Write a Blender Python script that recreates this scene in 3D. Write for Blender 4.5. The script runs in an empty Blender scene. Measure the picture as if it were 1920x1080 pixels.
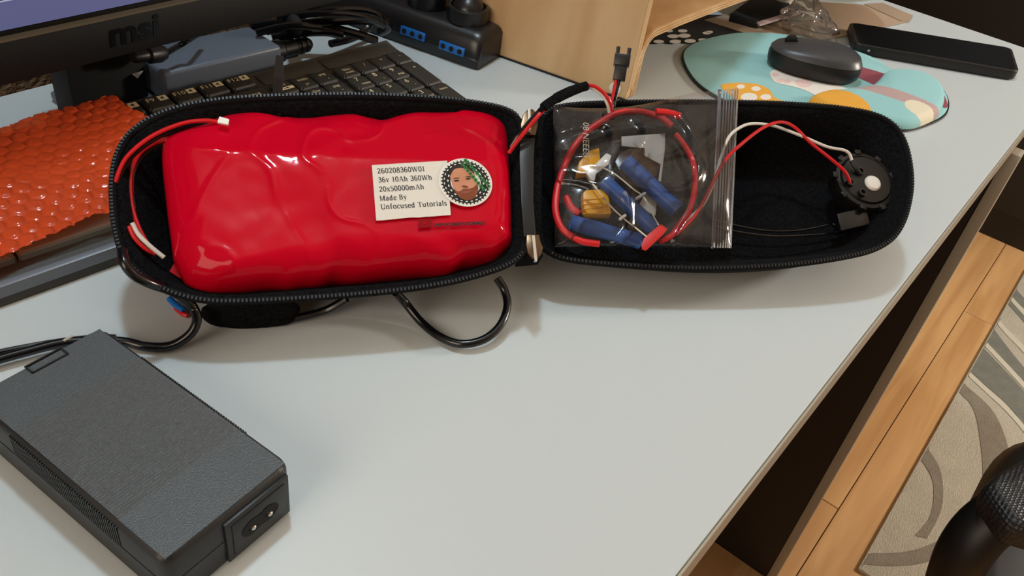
import bpy, bmesh, math, random
import numpy as np
from mathutils import Vector, Matrix, noise

random.seed(7)
scene = bpy.context.scene
COL = scene.collection

# ------------------------------------------------------------------ camera
# world: desk top z = 0, X along the desk's front edge, Y into the desk
F_PX, PITCH, ROLL, YAW, CAM_H = 1560.0, 0.667, 0.166, 0.985, 0.342
_c, _s = math.cos(PITCH), math.sin(PITCH)
_cr, _sr = math.cos(ROLL), math.sin(ROLL)
_ca, _sa = math.cos(YAW), math.sin(YAW)
def _to_desk(x, y, z):
    return Vector((_ca*x + _sa*y, -_sa*x + _ca*y, z))
_right = _to_desk(1, 0, 0); _fwd = _to_desk(0, _c, -_s); _up = _to_desk(0, _s, _c)
_cx = _right*_cr + _up*_sr
_cy = _up*_cr - _right*_sr
cam_data = bpy.data.cameras.new('camera')
cam_data.sensor_fit = 'HORIZONTAL'; cam_data.sensor_width = 36.0
cam_data.lens = 36.0*F_PX/1920.0; cam_data.clip_start = 0.01; cam_data.clip_end = 50
cam = bpy.data.objects.new('camera', cam_data); COL.objects.link(cam)
cam.matrix_world = Matrix(((_cx.x, _cy.x, -_fwd.x, 0), (_cx.y, _cy.y, -_fwd.y, 0), (_cx.z, _cy.z, -_fwd.z, CAM_H), (0, 0, 0, 1)))
scene.camera = cam

# ------------------------------------------------------------------ light
world = bpy.data.worlds.new('room_ambient'); scene.world = world
world.use_nodes = True
world.node_tree.nodes['Background'].inputs[0].default_value = (1.0, 0.86, 0.72, 1)
world.node_tree.nodes['Background'].inputs[1].default_value = 0.10
lamp = bpy.data.lights.new('ceiling_lamp', 'POINT'); lamp.shadow_soft_size = 0.07
lamp.energy = 52; lamp.color = (0.71, 0.89, 1.0)
lo = bpy.data.objects.new('ceiling_lamp', lamp); COL.objects.link(lo)
lo.location = (0.42, 0.58, 1.75)
stand = bpy.data.lights.new('floor_fill_light', 'POINT'); stand.shadow_soft_size = 0.12  # added low light to brighten floor and rug while sparing the desk top
stand.energy = 92; stand.color = (1.0, 0.91, 0.80)
so_ = bpy.data.objects.new('floor_fill_light', stand); COL.objects.link(so_)
so_.location = (2.0, -1.0, 0.62)
fill_area = bpy.data.lights.new('room_fill_light', 'AREA'); fill_area.shape = 'RECTANGLE'; fill_area.size = 1.0; fill_area.size_y = 1.2  # added warm area fill from the left, lifts shadows and the plywood face
fill_area.energy = 21; fill_area.color = (1.0, 0.84, 0.68)
wo = bpy.data.objects.new('room_fill_light', fill_area); COL.objects.link(wo)
wo.location = (-1.5, 0.1, 1.0)
wo.rotation_euler = (Vector((0.3, 0.4, 0)) - wo.location).to_track_quat('-Z', 'Y').to_euler()
scene.view_settings.view_transform = 'Standard'; scene.view_settings.look = 'None'
scene.view_settings.gamma = 1.0; scene.view_settings.use_curve_mapping = False
scene.view_settings.exposure = -0.10

# ------------------------------------------------------------------ geometry helpers
CAM = Vector((0, 0, CAM_H))
def ray(px, py):
    u, v = px-960, py-540
    X = _cr*u + _sr*v; Y = -_sr*u + _cr*v
    return _right*X + _fwd*F_PX - _up*Y
def P(px, py, h=0.0):
    """the place in the room at height h that the photograph shows at (px, py)"""
    r = ray(px, py); return CAM + r*((h-CAM_H)/r.z)
class Plane:
    def __init__(self, o, u, w):
        self.o = o; self.u = u.normalized(); self.w = (w - self.u*w.dot(self.u)).normalized(); self.n = self.u.cross(self.w)
    def hit(self, px, py, off=0.0):
        d = ray(px, py); t = (self.o + self.n*off - CAM).dot(self.n)/d.dot(self.n); return CAM + d*t
    def uv(self, p):
        q = p-self.o; return (q.dot(self.u), q.dot(self.w), q.dot(self.n))
    def at(self, u, w, n=0.0):
        return self.o + self.u*u + self.w*w + self.n*n
G = Vector((_fwd.x, _fwd.y, 0)).normalized(); RT = Vector((G.y, -G.x, 0)); ZZ = Vector((0, 0, 1))
def tilted(psi, slope, phi, px, h):
    psi = math.radians(psi); phi = math.radians(phi)
    u = RT*math.cos(psi) + G*math.sin(psi) + ZZ*slope
    hor = -RT*math.sin(psi) + G*math.cos(psi)
    return Plane(P(px[0], px[1], h), u, hor*math.cos(phi) + ZZ*math.sin(phi))

def wloc(o):
    v = Vector(o.location); p = o.parent
    while p: v = v + p.location; p = p.parent
    return v
def obj(name, verts, faces, m, parent=None, smooth=True, bevel=0.0, seg=2, mats=None, fmi=None, origin=None):
    verts = [Vector(v) for v in verts]
    if origin is None:
        lo_ = Vector([min(v[i] for v in verts) for i in range(3)]); hi = Vector([max(v[i] for v in verts) for i in range(3)])
        c = (lo_+hi)/2; origin = Vector((c.x, c.y, lo_.z))
    me = bpy.data.meshes.new(name); me.from_pydata([tuple(v-origin) for v in verts], [], faces); me.update()
    bm = bmesh.new(); bm.from_mesh(me)
    bmesh.ops.recalc_face_normals(bm, faces=bm.faces)
    if bevel > 0:
        es = [e for e in bm.edges if len(e.link_faces) == 2 and e.calc_face_angle(0) > 0.5]
        bmesh.ops.bevel(bm, geom=es, offset=bevel, segments=seg, affect='EDGES', profile=0.5)
    bm.to_mesh(me); bm.free()
    me.materials.append(m)
    if mats:
        for x in mats: me.materials.append(x)
        for p, i in zip(me.polygons, fmi): p.material_index = i
    if smooth:
        me.polygons.foreach_set('use_smooth', [True]*len(me.polygons))
        if bevel > 0 or smooth == 'angle':
            try: me.set_sharp_from_angle(angle=0.6)
            except Exception: pass
    o = bpy.data.objects.new(name, me); COL.objects.link(o)
    if parent: o.parent = parent; o.location = origin - wloc(parent)
    else: o.location = origin
    return o
def empty(name, loc, label, cat, group=None):
    o = bpy.data.objects.new(name, None); COL.objects.link(o); o.location = loc; o.empty_display_size = 0.02
    return tag(o, label, cat, group)
def tag(o, label=None, cat=None, group=None, kind=None):
    if label: o['label'] = label
    if cat: o['category'] = cat
    if group: o['group'] = group
    if kind: o['kind'] = kind
    return o
def boxv(c, ex, ey, ez, sx, sy, sz):
    c = Vector(c); v = []
    for k in (-.5, .5):
        for a, b in ((-.5, -.5), (.5, -.5), (.5, .5), (-.5, .5)):
            v.append(c + ex*(a*sx) + ey*(b*sy) + ez*(k*sz))
    f = [(3, 2, 1, 0), (4, 5, 6, 7), (0, 1, 5, 4), (1, 2, 6, 5), (2, 3, 7, 6), (3, 0, 4, 7)]
    return v, f
EX, EY, EZ = Vector((1, 0, 0)), Vector((0, 1, 0)), Vector((0, 0, 1))
def box(name, c, s, m, parent=None, ex=EX, ey=EY, ez=EZ, bevel=0.0, seg=2):
    v, f = boxv(c, ex, ey, ez, *s); return obj(name, v, f, m, parent, smooth=bevel > 0, bevel=bevel, seg=seg)
def prism(name, pts, d, m, parent=None, bevel=0.0, smooth=False, seg=2):
    """pts: 3D outline of the bottom face, d: extrusion vector"""
    n = len(pts); d = Vector(d)
    v = [Vector(p) for p in pts] + [Vector(p)+d for p in pts]
    f = [tuple(range(n-1, -1, -1)), tuple(range(n, 2*n))] + [(i, (i+1) % n, n+(i+1) % n, n+i) for i in range(n)]
    return obj(name, v, f, m, parent, smooth=smooth or bevel > 0, bevel=bevel, seg=seg)
def crom(pts, n=8, closed=False):
    pts = [Vector(p) for p in pts]; out = []; N = len(pts)
    rng = range(N if closed else N-1)
    for i in rng:
        if closed: p0, p1, p2, p3 = pts[(i-1) % N], pts[i], pts[(i+1) % N], pts[(i+2) % N]
        else: p0, p1, p2, p3 = pts[max(i-1, 0)], pts[i], pts[i+1], pts[min(i+2, N-1)]
        for k in range(n):
            t = k/n
            out.append(0.5*((2*p1) + (p2-p0)*t + (2*p0-5*p1+4*p2-p3)*t*t + (3*p1-p0-3*p2+p3)*t**3))
    if not closed: out.append(pts[-1])
    return out
def resample(pts, n, closed=True):
    pts = [Vector(p) for p in pts]
    if closed: pts = pts + [pts[0]]
    L = [0]
    for a, b in zip(pts, pts[1:]): L.append(L[-1] + (b-a).length)
    out = []; j = 0
    for i in range(n):
        t = L[-1]*i/(n if closed else n-1)
        while j < len(L)-2 and L[j+1] < t: j += 1
        seg = L[j+1]-L[j]; out.append(pts[j].lerp(pts[j+1], (t-L[j])/seg if seg > 0 else 0))
    return out
def tubev(pts, r, n=10, closed=False, flat=None):
    pts = [Vector(p) for p in pts]; N = len(pts); v = []; f = []
    t0 = (pts[1]-pts[0]).normalized(); up = Vector((0, 0, 1)) if abs(t0.z) < .9 else Vector((1, 0, 0))
    nrm = (up - t0*up.dot(t0)).normalized()
    for i, p in enumerate(pts):
        if closed: t = (pts[(i+1) % N]-pts[i-1])
        else: t = pts[min(i+1, N-1)]-pts[max(i-1, 0)]
        if t.length < 1e-9: t = t0
        t = t.normalized()
        nrm = nrm - t*nrm.dot(t); nrm = nrm.normalized(); b = t.cross(nrm)
        rr = r[i] if isinstance(r, (list, tuple)) else r
        for k in range(n):
            a = 2*math.pi*k/n; v.append(p + (nrm*math.cos(a) + b*math.sin(a))*rr)
    for i in range(N if closed else N-1):
        for k in range(n):
            a = i*n+k; b_ = i*n+(k+1) % n; j = (i+1) % N
            f.append((a, b_, j*n+(k+1) % n, j*n+k))
    if not closed: f.append(tuple(range(n-1, -1, -1))); f.append(tuple((N-1)*n+k for k in range(n)))
    return v, f
def tube(name, pts, r, m, parent=None, n=10, sub=8, closed=False):
    v, f = tubev(crom(pts, sub, closed), r, n, closed); return obj(name, v, f, m, parent, smooth='angle')
def lathe(name, base, axis, prof, m, parent=None, n=28):
    """prof: (radius, height) pairs along axis"""
    axis = Vector(axis).normalized(); a0 = axis.orthogonal().normalized(); b0 = axis.cross(a0); base = Vector(base)
    v = []; f = []
    for r, h in prof:
        for k in range(n):
            a = 2*math.pi*k/n; v.append(base + axis*h + (a0*math.cos(a)+b0*math.sin(a))*max(r, 1e-5))
    for i in range(len(prof)-1):
        for k in range(n): f.append((i*n+k, i*n+(k+1) % n, (i+1)*n+(k+1) % n, (i+1)*n+k))
    f.append(tuple(range(n-1, -1, -1))); f.append(tuple((len(prof)-1)*n+k for k in range(n)))
    return obj(name, v, f, m, parent, smooth='angle')
def merge(parts):
    V = []; Fc = []
    for v, f in parts:
        o = len(V); V += list(v); Fc += [tuple(i+o for i in q) for q in f]
    return V, Fc
def cushion(name, outline, n, depth, rnd, m, parent=None, loops=30, disp=None, inset=0.9, side=6, dome=0.0, smooth=True, mats=None, fm=None):
    """a pad whose top face follows outline (3D, coplanar), n its normal, edges rounded with radius rnd"""
    N = len(outline); c = Vector((0, 0, 0))
    for p in outline: c += p
    c /= N; v = [c + n*dome]; f = []; ks = [((i+1)/loops)**0.8 for i in range(loops)]
    def put(p, k, dn):
        q = p + n*dn
        if disp: q = q + disp(p, k)
        v.append(q)
    for k in ks:
        for p in outline:
            e = (1-k)*(p-c).length
            x = min(e/rnd, 1.0); drop = rnd*(1-math.sqrt(max(0, 1-(1-x)**2)))
            put(c+(p-c)*k, k, dome*(1-k*k) - drop)
    for j in range(1, side+1):
        t = j/side
        for p in outline: put(c+(p-c)*(1-(1-inset)*t*t), 1.0, -rnd-(depth-rnd)*t)
    L = loops+side
    for i in range(N): f.append((0, 1+i, 1+(i+1) % N))
    for l in range(L-1):
        a, b = 1+l*N, 1+(l+1)*N
        for i in range(N): f.append((a+i, b+i, b+(i+1) % N, a+(i+1) % N))
    f.append(tuple(1+(L-1)*N+i for i in range(N)))
    fmi = None
    if fm: fmi = [fm(sum((v[i] for i in q), Vector((0, 0, 0)))/len(q)) for q in f]
    return obj(name, v, f, m, parent, smooth=smooth, mats=mats, fmi=fmi)

# ------------------------------------------------------------------ materials
def lin(c):
    if isinstance(c, str): c = [int(c[i:i+2], 16)/255 for i in (0, 2, 4)]
    return tuple((x/12.92 if x <= .04045 else ((x+.055)/1.055)**2.4) for x in c) + (1.0,)
def mat(name, col, rough=0.5, metal=0.0, spec=0.5, coat=0.0, noise_=None, bump=None, emit=None, emit_s=1.0, alpha=1.0, sheen=0.0, sub=0.0):
    """noise_: (scale, second colour, contrast)  bump: list of (scale, strength, distance)"""
    m = bpy.data.materials.new(name); m.use_nodes = True; nt = m.node_tree; b = nt.nodes['Principled BSDF']
    b.inputs['Base Color'].default_value = lin(col); b.inputs['Roughness'].default_value = rough; b.inputs['Metallic'].default_value = metal
    b.inputs['Specular IOR Level'].default_value = spec; b.inputs['Coat Weight'].default_value = coat; b.inputs['Coat Roughness'].default_value = 0.05
    b.inputs['Sheen Weight'].default_value = sheen; b.inputs['Alpha'].default_value = alpha
    tc = nt.nodes.new('ShaderNodeTexCoord')
    if noise_:
        t = nt.nodes.new('ShaderNodeTexNoise'); t.inputs['Scale'].default_value = noise_[0]; t.inputs['Detail'].default_value = 4
        nt.links.new(tc.outputs['Object'], t.inputs['Vector'])
        r = nt.nodes.new('ShaderNodeValToRGB'); w = noise_[2] if len(noise_) > 2 else .2
        r.color_ramp.elements[0].position = .5-w; r.color_ramp.elements[1].position = .5+w
        r.color_ramp.elements[0].color = lin(col); r.color_ramp.elements[1].color = lin(noise_[1])
        nt.links.new(t.outputs['Fac'], r.inputs[0]); nt.links.new(r.outputs[0], b.inputs['Base Color'])
    prev = None
    for sc, st, di in (bump or []):
        t = nt.nodes.new('ShaderNodeTexNoise'); t.inputs['Scale'].default_value = sc; t.inputs['Detail'].default_value = 3
        nt.links.new(tc.outputs['Object'], t.inputs['Vector'])
        bp = nt.nodes.new('ShaderNodeBump'); bp.inputs['Strength'].default_value = st; bp.inputs['Distance'].default_value = di
        nt.links.new(t.outputs['Fac'], bp.inputs['Height'])
        if prev: nt.links.new(prev.outputs[0], bp.inputs['Normal'])
        nt.links.new(bp.outputs[0], b.inputs['Normal']); prev = bp
    if emit: b.inputs['Emission Color'].default_value = lin(emit); b.inputs['Emission Strength'].default_value = emit_s
    return m
def film(name, tint, gloss_rough=0.08, opacity=0.06, spec=0.5, bump=None, fres=1.45):
    """thin clear plastic: a see-through sheet with fresnel gloss and a little haze"""
    m = bpy.data.materials.new(name); m.use_nodes = True; nt = m.node_tree; nt.nodes.clear()
    out = nt.nodes.new('ShaderNodeOutputMaterial'); tr = nt.nodes.new('ShaderNodeBsdfTransparent'); tr.inputs[0].default_value = lin(tint)
    gl = nt.nodes.new('ShaderNodeBsdfGlossy'); gl.inputs['Roughness'].default_value = gloss_rough; gl.inputs[0].default_value = (1, 1, 1, 1)
    df = nt.nodes.new('ShaderNodeBsdfDiffuse'); df.inputs[0].default_value = lin('e8e8ea')
    m1 = nt.nodes.new('ShaderNodeMixShader'); m1.inputs[0].default_value = opacity
    nt.links.new(tr.outputs[0], m1.inputs[1]); nt.links.new(df.outputs[0], m1.inputs[2])
    fr = nt.nodes.new('ShaderNodeFresnel'); fr.inputs[0].default_value = fres
    m2 = nt.nodes.new('ShaderNodeMixShader'); nt.links.new(fr.outputs[0], m2.inputs[0]); nt.links.new(m1.outputs[0], m2.inputs[1]); nt.links.new(gl.outputs[0], m2.inputs[2])
    nt.links.new(m2.outputs[0], out.inputs[0])
    if bump:
        tc = nt.nodes.new('ShaderNodeTexCoord'); t = nt.nodes.new('ShaderNodeTexNoise'); t.inputs['Scale'].default_value = bump[0]
        nt.links.new(tc.outputs['Object'], t.inputs['Vector']); bp = nt.nodes.new('ShaderNodeBump'); bp.inputs['Strength'].default_value = bump[1]; bp.inputs['Distance'].default_value = bump[2]
        nt.links.new(t.outputs['Fac'], bp.inputs['Height']); nt.links.new(bp.outputs[0], gl.inputs['Normal']); nt.links.new(bp.outputs[0], fr.inputs['Normal'])
    return m, df

M = {}
M['desk'] = mat('desk_laminate', 'bec6c9', .42, spec=.28, bump=[(900, .03, .0004)])
M['edge'] = mat('desk_edge_band', 'a39b8c', .45)
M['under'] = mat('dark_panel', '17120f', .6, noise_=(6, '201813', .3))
M['black'] = mat('black_plastic', '0d0d0e', .42)
M['black_gloss'] = mat('black_rubber_gloss', '0c0d10', .2)
M['black_soft'] = mat('black_matte', '0a0a0b', .7)
M['cloth'] = mat('black_fabric', '08080a', .95, spec=.2, noise_=(700, '15171b', .2), bump=[(900, .8, .001)])
M['fuzz'] = mat('black_fleece', '060607', 1.0, spec=.1, noise_=(420, '17181b', .25), bump=[(500, 1.0, .002)])
M['tooth'] = mat('zipper_black', '0d0d10', .45)
M['red_wrap'] = mat('red_shrink_film', 'bf0422', .075, spec=.15, coat=.0, bump=[(60, .10, .002)])
M['red_wire'] = mat('red_wire', 'c9141c', .35)
M['red_thick'] = mat('red_silicone_wire', 'cf1c22', .4)
M['white_wire'] = mat('white_wire', 'd8d3ca', .4)
M['paper'] = mat('label_paper', 'dcd8cf', .8)
M['ink'] = mat('black_ink', '161413', .8)
M['white'] = mat('white_plastic', 'dedbd2', .4)
M['silver'] = mat('brown_nickel', '6e5844', .32, metal=.9)
M['steel'] = mat('bright_pin', 'd8d4cc', .25, metal=1.0)
M['blue_tube'] = mat('blue_heat_shrink', '33599a', .4, spec=.4)
M['yellow'] = mat('yellow_connector', 'e0a010', .4)
M['brown_clear'] = mat('smoke_plastic', '3a2415', .25)
M['grey_chip'] = mat('pale_plastic_piece', 'a8a398', .5)
M['red_tape'] = mat('red_tape', 'c01c18', .45)
M['kbd'] = mat('keyboard_body', '35322c', .5, bump=[(1500, .1, .0003)])
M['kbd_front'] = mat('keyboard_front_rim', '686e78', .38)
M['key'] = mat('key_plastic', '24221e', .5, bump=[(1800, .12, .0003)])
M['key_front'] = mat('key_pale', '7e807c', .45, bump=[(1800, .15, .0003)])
M['legend'] = mat('legend_print', 'c9bd98', .6)
M['bezel'] = mat('monitor_bezel', '060607', .6, spec=.3, bump=[(1400, .25, .0004)])
M['screen'] = mat('lit_screen', '05050a', .3, emit='666892', emit_s=.8)
M['screen_dark'] = mat('lit_screen_dark', '05050a', .3, emit='0d0e35', emit_s=.6)
M['screen_line'] = mat('lit_screen_line', '05050a', .3, emit='b9b9d6', emit_s=.9)
M['gold_edge'] = mat('bezel_lip', '5a5344', .4)
M['brick'] = mat('adapter_top', '5e6672', .4, bump=[(1200, .2, .0004)])
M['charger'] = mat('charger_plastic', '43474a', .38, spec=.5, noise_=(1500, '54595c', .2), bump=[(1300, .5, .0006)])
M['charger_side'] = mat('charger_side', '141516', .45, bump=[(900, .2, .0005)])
M['strip'] = mat('power_strip_black', '17181b', .32)
M['blue'] = mat('blue_socket', '0f63b4', .4)
M['hole'] = mat('socket_hole', '020203', .9)
M['teal'] = mat('pad_teal', '5fa39c', .85, noise_=(9, '57938a', .3), bump=[(1500, .2, .0004)])
M['cyan'] = mat('pad_cyan', '93c6c9', .85, bump=[(1500, .2, .0004)])
M['maroon'] = mat('pad_maroon', '8d4450', .85)
M['mauve'] = mat('pad_mauve', 'b59a98', .85)
M['cream'] = mat('pad_cream', 'ddd4bd', .85)
M['orange'] = mat('pad_orange', 'e3a53c', .85)
M['pink'] = mat('pad_pink', 'e3c3bf', .85)
M['padwhite'] = mat('pad_white', 'e4ded6', .85)
M['mouse_top'] = mat('mouse_shell', '3a3c40', .36)
M['mouse_side'] = mat('mouse_side', '0a0a0b', .42)
M['phone_glass'] = mat('phone_glass', '0b0b0c', .12, spec=.5)
M['phone_case'] = mat('phone_case', '0e0e0f', .5)
M['papers'] = mat('kraft_paper', '957f6a', .8, noise_=(12, 'a8917a', .3))
M['floor'] = mat('oak_floor', 'b98c5a', .45, noise_=(7, 'a87a4a', .35), bump=[(60, .1, .002)])
M['wall'] = mat('brown_stucco', '6e5740', .85, noise_=(60, '8a7052', .2), bump=[(170, 1.0, .006)])
M['cab'] = mat('black_cabinet', '0b0a0a', .5)
M['green'] = mat('chain_green', '1f7a2c', .6)
M['skin'] = mat('print_skin', 'b9795a', .7, noise_=(90, 'c98d6c', .3))
M['hair'] = mat('print_hair', '2b1c16', .8)
M['beard'] = mat('print_beard', '8a4a26', .8, noise_=(500, '6b3318', .25))
M['lips'] = mat('print_lips', '8f4c40', .7)
M['print_red'] = mat('dark_red_print', '8a0612', .6, spec=.1)
M['arm'] = mat('chair_arm_black', '060607', .5)
M['arm_pad'] = mat('chair_arm_pad', '15171a', .5)

# wood with grain
def wood(name, a, b, scale, stretch, rough=.5):
    m = bpy.data.materials.new(name); m.use_nodes = True; nt = m.node_tree; p = nt.nodes['Principled BSDF']; p.inputs['Roughness'].default_value = rough
    tc = nt.nodes.new('ShaderNodeTexCoord'); mp = nt.nodes.new('ShaderNodeMapping'); mp.inputs['Scale'].default_value = stretch
    t = nt.nodes.new('ShaderNodeTexNoise'); t.inputs['Scale'].default_value = scale; t.inputs['Detail'].default_value = 6; t.inputs['Distortion'].default_value = .6
    r = nt.nodes.new('ShaderNodeValToRGB'); r.color_ramp.elements[0].position = .35; r.color_ramp.elements[1].position = .68
    r.color_ramp.elements[0].color = lin(a); r.color_ramp.elements[1].color = lin(b)
    nt.links.new(tc.outputs['Object'], mp.inputs[0]); nt.links.new(mp.outputs[0], t.inputs['Vector']); nt.links.new(t.outputs['Fac'], r.inputs[0]); nt.links.new(r.outputs[0], p.inputs['Base Color'])
    return m
M['ply'] = wood('birch_plywood_face', 'd0a878', 'e4c294', 9, (1, 2.2, .35))
M['ply_edge'] = wood('plywood_edge', 'c49a68', 'ecd0a4', 14, (1, 1, 1))
M['plank'] = wood('oak_plank', 'b98a58', 'd9ac76', 5, (.35, 5, 1), .42)

# ------------------------------------------------------------------ room and desk
FZ = -0.83
floor = box('floor', (0.5, -0.7, FZ-.03), (5.0, 3.2, .04), M['under']); tag(floor, 'tan oak plank floor beside the desk', kind='structure')
for r in range(-11, 4):
    y0 = 0.012 + r*0.19
    off = (r*0.47) % 1.3
    for k in range(-1, 4):
        xa = -1.4 + k*1.3 + off; xb = xa+1.298
        xa = max(xa, -1.4); xb = min(xb, 2.92)
        if xb-xa < .05: continue
        box('plank', ((xa+xb)/2, y0+.095, FZ-.005), (xb-xa, .1885, .01), M['plank'], floor, bevel=.0008, seg=1)
wall = box('wall_back', (0.5, 0.72, 0.76), (5.0, .05, 3.2), M['wall']); tag(wall, 'rough brown plaster wall behind the desk', kind='structure')

M['ceil'] = mat('ceiling_paint', 'd8d0c4', .9)
M['wall_paint'] = mat('beige_wall_paint', 'b09a80', .9, noise_=(8, 'a8927a', .3))
for nm, c_, s_, m_, lb_ in (('ceiling', (.5, -.7, 2.35), (5.2, 3.2, .04), 'ceil', 'plain pale ceiling over the room'), ('wall_left', (-1.95, -.7, .76), (.05, 3.2, 3.2), 'wall_paint', 'beige painted wall at the left of the room'),
                            ('wall_right', (2.95, -.7, .76), (.05, 3.2, 3.2), 'wall_paint', 'beige painted wall behind the black cabinet'), ('wall_front', (.5, -2.25, .76), (5.2, .05, 3.2), 'wall_paint', 'beige painted wall behind the viewer')):
    tag(box(nm, c_, s_, M[m_]), lb_, kind='structure')

cabinet = empty('cabinet', (2.65, 0.1, FZ), 'tall black cabinet standing beyond the end of the desk', 'cabinet')
box('body', (2.66, -.1, FZ+.9), (.4, 1.5, 1.8), M['cab'], cabinet, bevel=.003)
for k in range(2):
    d_ = box('door', (2.45, -.1+(k-.5)*.73, FZ+.93), (.018, .72, 1.68), M['cab'], cabinet, bevel=.002)
    box('handle', (2.435, -.1+(k-.5)*.1, FZ+.9), (.014, .012, .16), M['black'], d_, bevel=.003)

desk = empty('desk', (0.4, 0.35, FZ), 'pale grey laminate desk with beige edge banding and dark panel leg', 'desk')
DX0, DX1, DY0, DY1 = -0.75, 1.264, 0.047, 0.667
box('desk_top', ((DX0+DX1)/2, (DY0+DY1)/2+.0005, -.011), (DX1-DX0, DY1-DY0, .022), M['desk'], desk, bevel=.0012)
eb = box('edge_band', ((DX0+DX1)/2, DY0-.0006, -.0115), (DX1-DX0, .0014, .0205), M['edge'], desk); eb['label'] = 'beige edge banding strip'
box('edge_band', (DX1+.0005, (DY0+DY1)/2, -.0115), (.0014, DY1-DY0, .0205), M['edge'], desk)
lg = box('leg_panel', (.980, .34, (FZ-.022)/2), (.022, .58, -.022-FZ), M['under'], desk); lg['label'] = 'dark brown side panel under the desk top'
lp0 = box('leg_post', (.980, .0425, (FZ-.0235)/2), (.022, .0135, -.0235-FZ), M['edge'], desk, bevel=.001); lp0['label'] = 'beige front post of the desk leg'
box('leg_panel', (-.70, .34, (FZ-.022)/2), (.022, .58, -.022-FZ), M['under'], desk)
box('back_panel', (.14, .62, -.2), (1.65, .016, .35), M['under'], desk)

# rug
rug = empty('rug', (1.9, -.7, FZ), 'shaggy beige rug with grey curved bands and white lines', 'rug')
RZ = FZ+.009
M['rug'] = mat('rug_pile', 'c4bcaa', .95, noise_=(26, 'd0c8b6', .25), bump=[(520, .9, .004)])
M['rug_grey'] = mat('rug_pile_grey', '857d6f', .95, noise_=(40, '958c7c', .25), bump=[(520, .9, .004)])
M['rug_slate'] = mat('rug_pile_slate', '77786f', .95, noise_=(40, '86867c', .25), bump=[(520, .9, .004)])
M['rug_white'] = mat('rug_pile_white', 'd8d2c0', .95, bump=[(520, .9, .004)])
prism('pile', [(1.095, -.062, FZ), (2.36, -.062, FZ), (2.36, -1.5, FZ), (1.095, -1.5, FZ)], (0, 0, .009), M['rug'], rug, bevel=.003)
def ribbon(name, a, b, m, z=RZ, d=.0012):
    A = crom([P(x, y, z) for x, y in a], 6); B = crom([P(x, y, z) for x, y in b], 6)
    A = resample(A, 24, False); B = resample(B, 24, False)
    A = [Vector((p.x, min(p.y, -.066), p.z)) for p in A]; B = [Vector((p.x, min(p.y, -.066), p.z)) for p in B]
    v = []; f = []
    for p, q in zip(A, B): v += [p, q, p+ZZ*d, q+ZZ*d]
    for i in range(23):
        j = 4*i; f += [(j+2, j+3, j+7, j+6), (j, j+4, j+5, j+1), (j, j+2, j+6, j+4), (j+1, j+5, j+7, j+3)]
    f += [(0, 1, 3, 2), (92, 94, 95, 93)]
    return obj(name, v, f, m, rug, smooth=False)
ribbon('grey_band', [(1778, 722), (1822, 762), (1838, 830), (1842, 905), (1830, 985)], [(1800, 715), (1862, 772), (1893, 850), (1905, 930), (1905, 1020)], M['rug_grey'])
ribbon('grey_band', [(1716, 850), (1748, 900), (1745, 965), (1715, 1005)], [(1730, 830), (1762, 880), (1766, 950), (1738, 1010)], M['rug_grey'])
ribbon('grey_band', [(1608, 1035), (1660, 1038), (1720, 1030), (1790, 1000)], [(1603, 1055), (1665, 1062), (1735, 1055), (1805, 1025)], M['rug_grey'])
ribbon('slate_band', [(1835, 645), (1870, 680), (1920, 735), (1990, 830)], [(1812, 690), (1850, 725), (1900, 772), (1975, 880)], M['rug_slate'])
ribbon('slate_band', [(1850, 600), (1880, 640), (1920, 690), (1990, 770)], [(1842, 640), (1874, 678), (1924, 732), (1990, 815)], M['rug_slate'])
ribbon('slate_band', [(1893, 530), (1920, 560), (1960, 610)], [(1880, 560), (1920, 605), (1960, 660)], M['rug_slate'])
ribbon('white_line', [(1806, 688), (1850, 728), (1900, 775), (1970, 860)], [(1803, 695), (1846, 735), (1896, 783), (1964, 868)], M['rug_white'], d=.0018)
ribbon('white_line', [(1837, 630), (1870, 664), (1920, 718), (1980, 790)], [(1834, 637), (1866, 671), (1916, 726), (1976, 798)], M['rug_white'], d=.0018)
ribbon('white_line', [(1863, 590), (1890, 620), (1920, 650), (1980, 720)], [(1860, 597), (1886, 628), (1916, 659), (1976, 730)], M['rug_white'], d=.0018)
ribbon('white_line', [(1888, 546), (1905, 566), (1925, 586), (1960, 620)], [(1885, 553), (1902, 573), (1921, 594), (1956, 629)], M['rug_white'], d=.0018)

# office chair arm
chair = empty('office_chair', P(1960, 1000, FZ), 'black office chair arm with a dimpled pad over the rug', 'chair')
arm_pts = [P(1768, 1160, -.30), P(1789, 1085, -.24), P(1813, 1030, -.20), P(1850, 985, -.175), P(1900, 955, -.16), P(1960, 930, -.155), P(2060, 905, -.16), P(2140, 960, -.22)]
ac = crom(arm_pts, 10)
v, f = tubev(ac, .0215, 16); obj('arm_bracket', v, f, M['arm'], chair)
AZ = -.125
padpx = [(1851, 912), (1856, 898), (1870, 885), (1920, 858), (2000, 832), (2060, 880), (2040, 960), (1985, 1000), (1925, 990), (1897, 977), (1872, 945)]
po = resample(crom([P(x, y, AZ) for x, y in padpx], 8, True), 90)
pm = bpy.data.materials.new('dimpled_arm_pad'); pm.use_nodes = True
_nt = pm.node_tree; _b = _nt.nodes['Principled BSDF']; _b.inputs['Base Color'].default_value = lin('17191d'); _b.inputs['Roughness'].default_value = .45
_tc = _nt.nodes.new('ShaderNodeTexCoord'); _vo = _nt.nodes.new('ShaderNodeTexVoronoi'); _vo.inputs['Scale'].default_value = 330; _vo.inputs['Randomness'].default_value = .15
_bp = _nt.nodes.new('ShaderNodeBump'); _bp.inputs['Strength'].default_value = .9; _bp.inputs['Distance'].default_value = .0015
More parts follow.
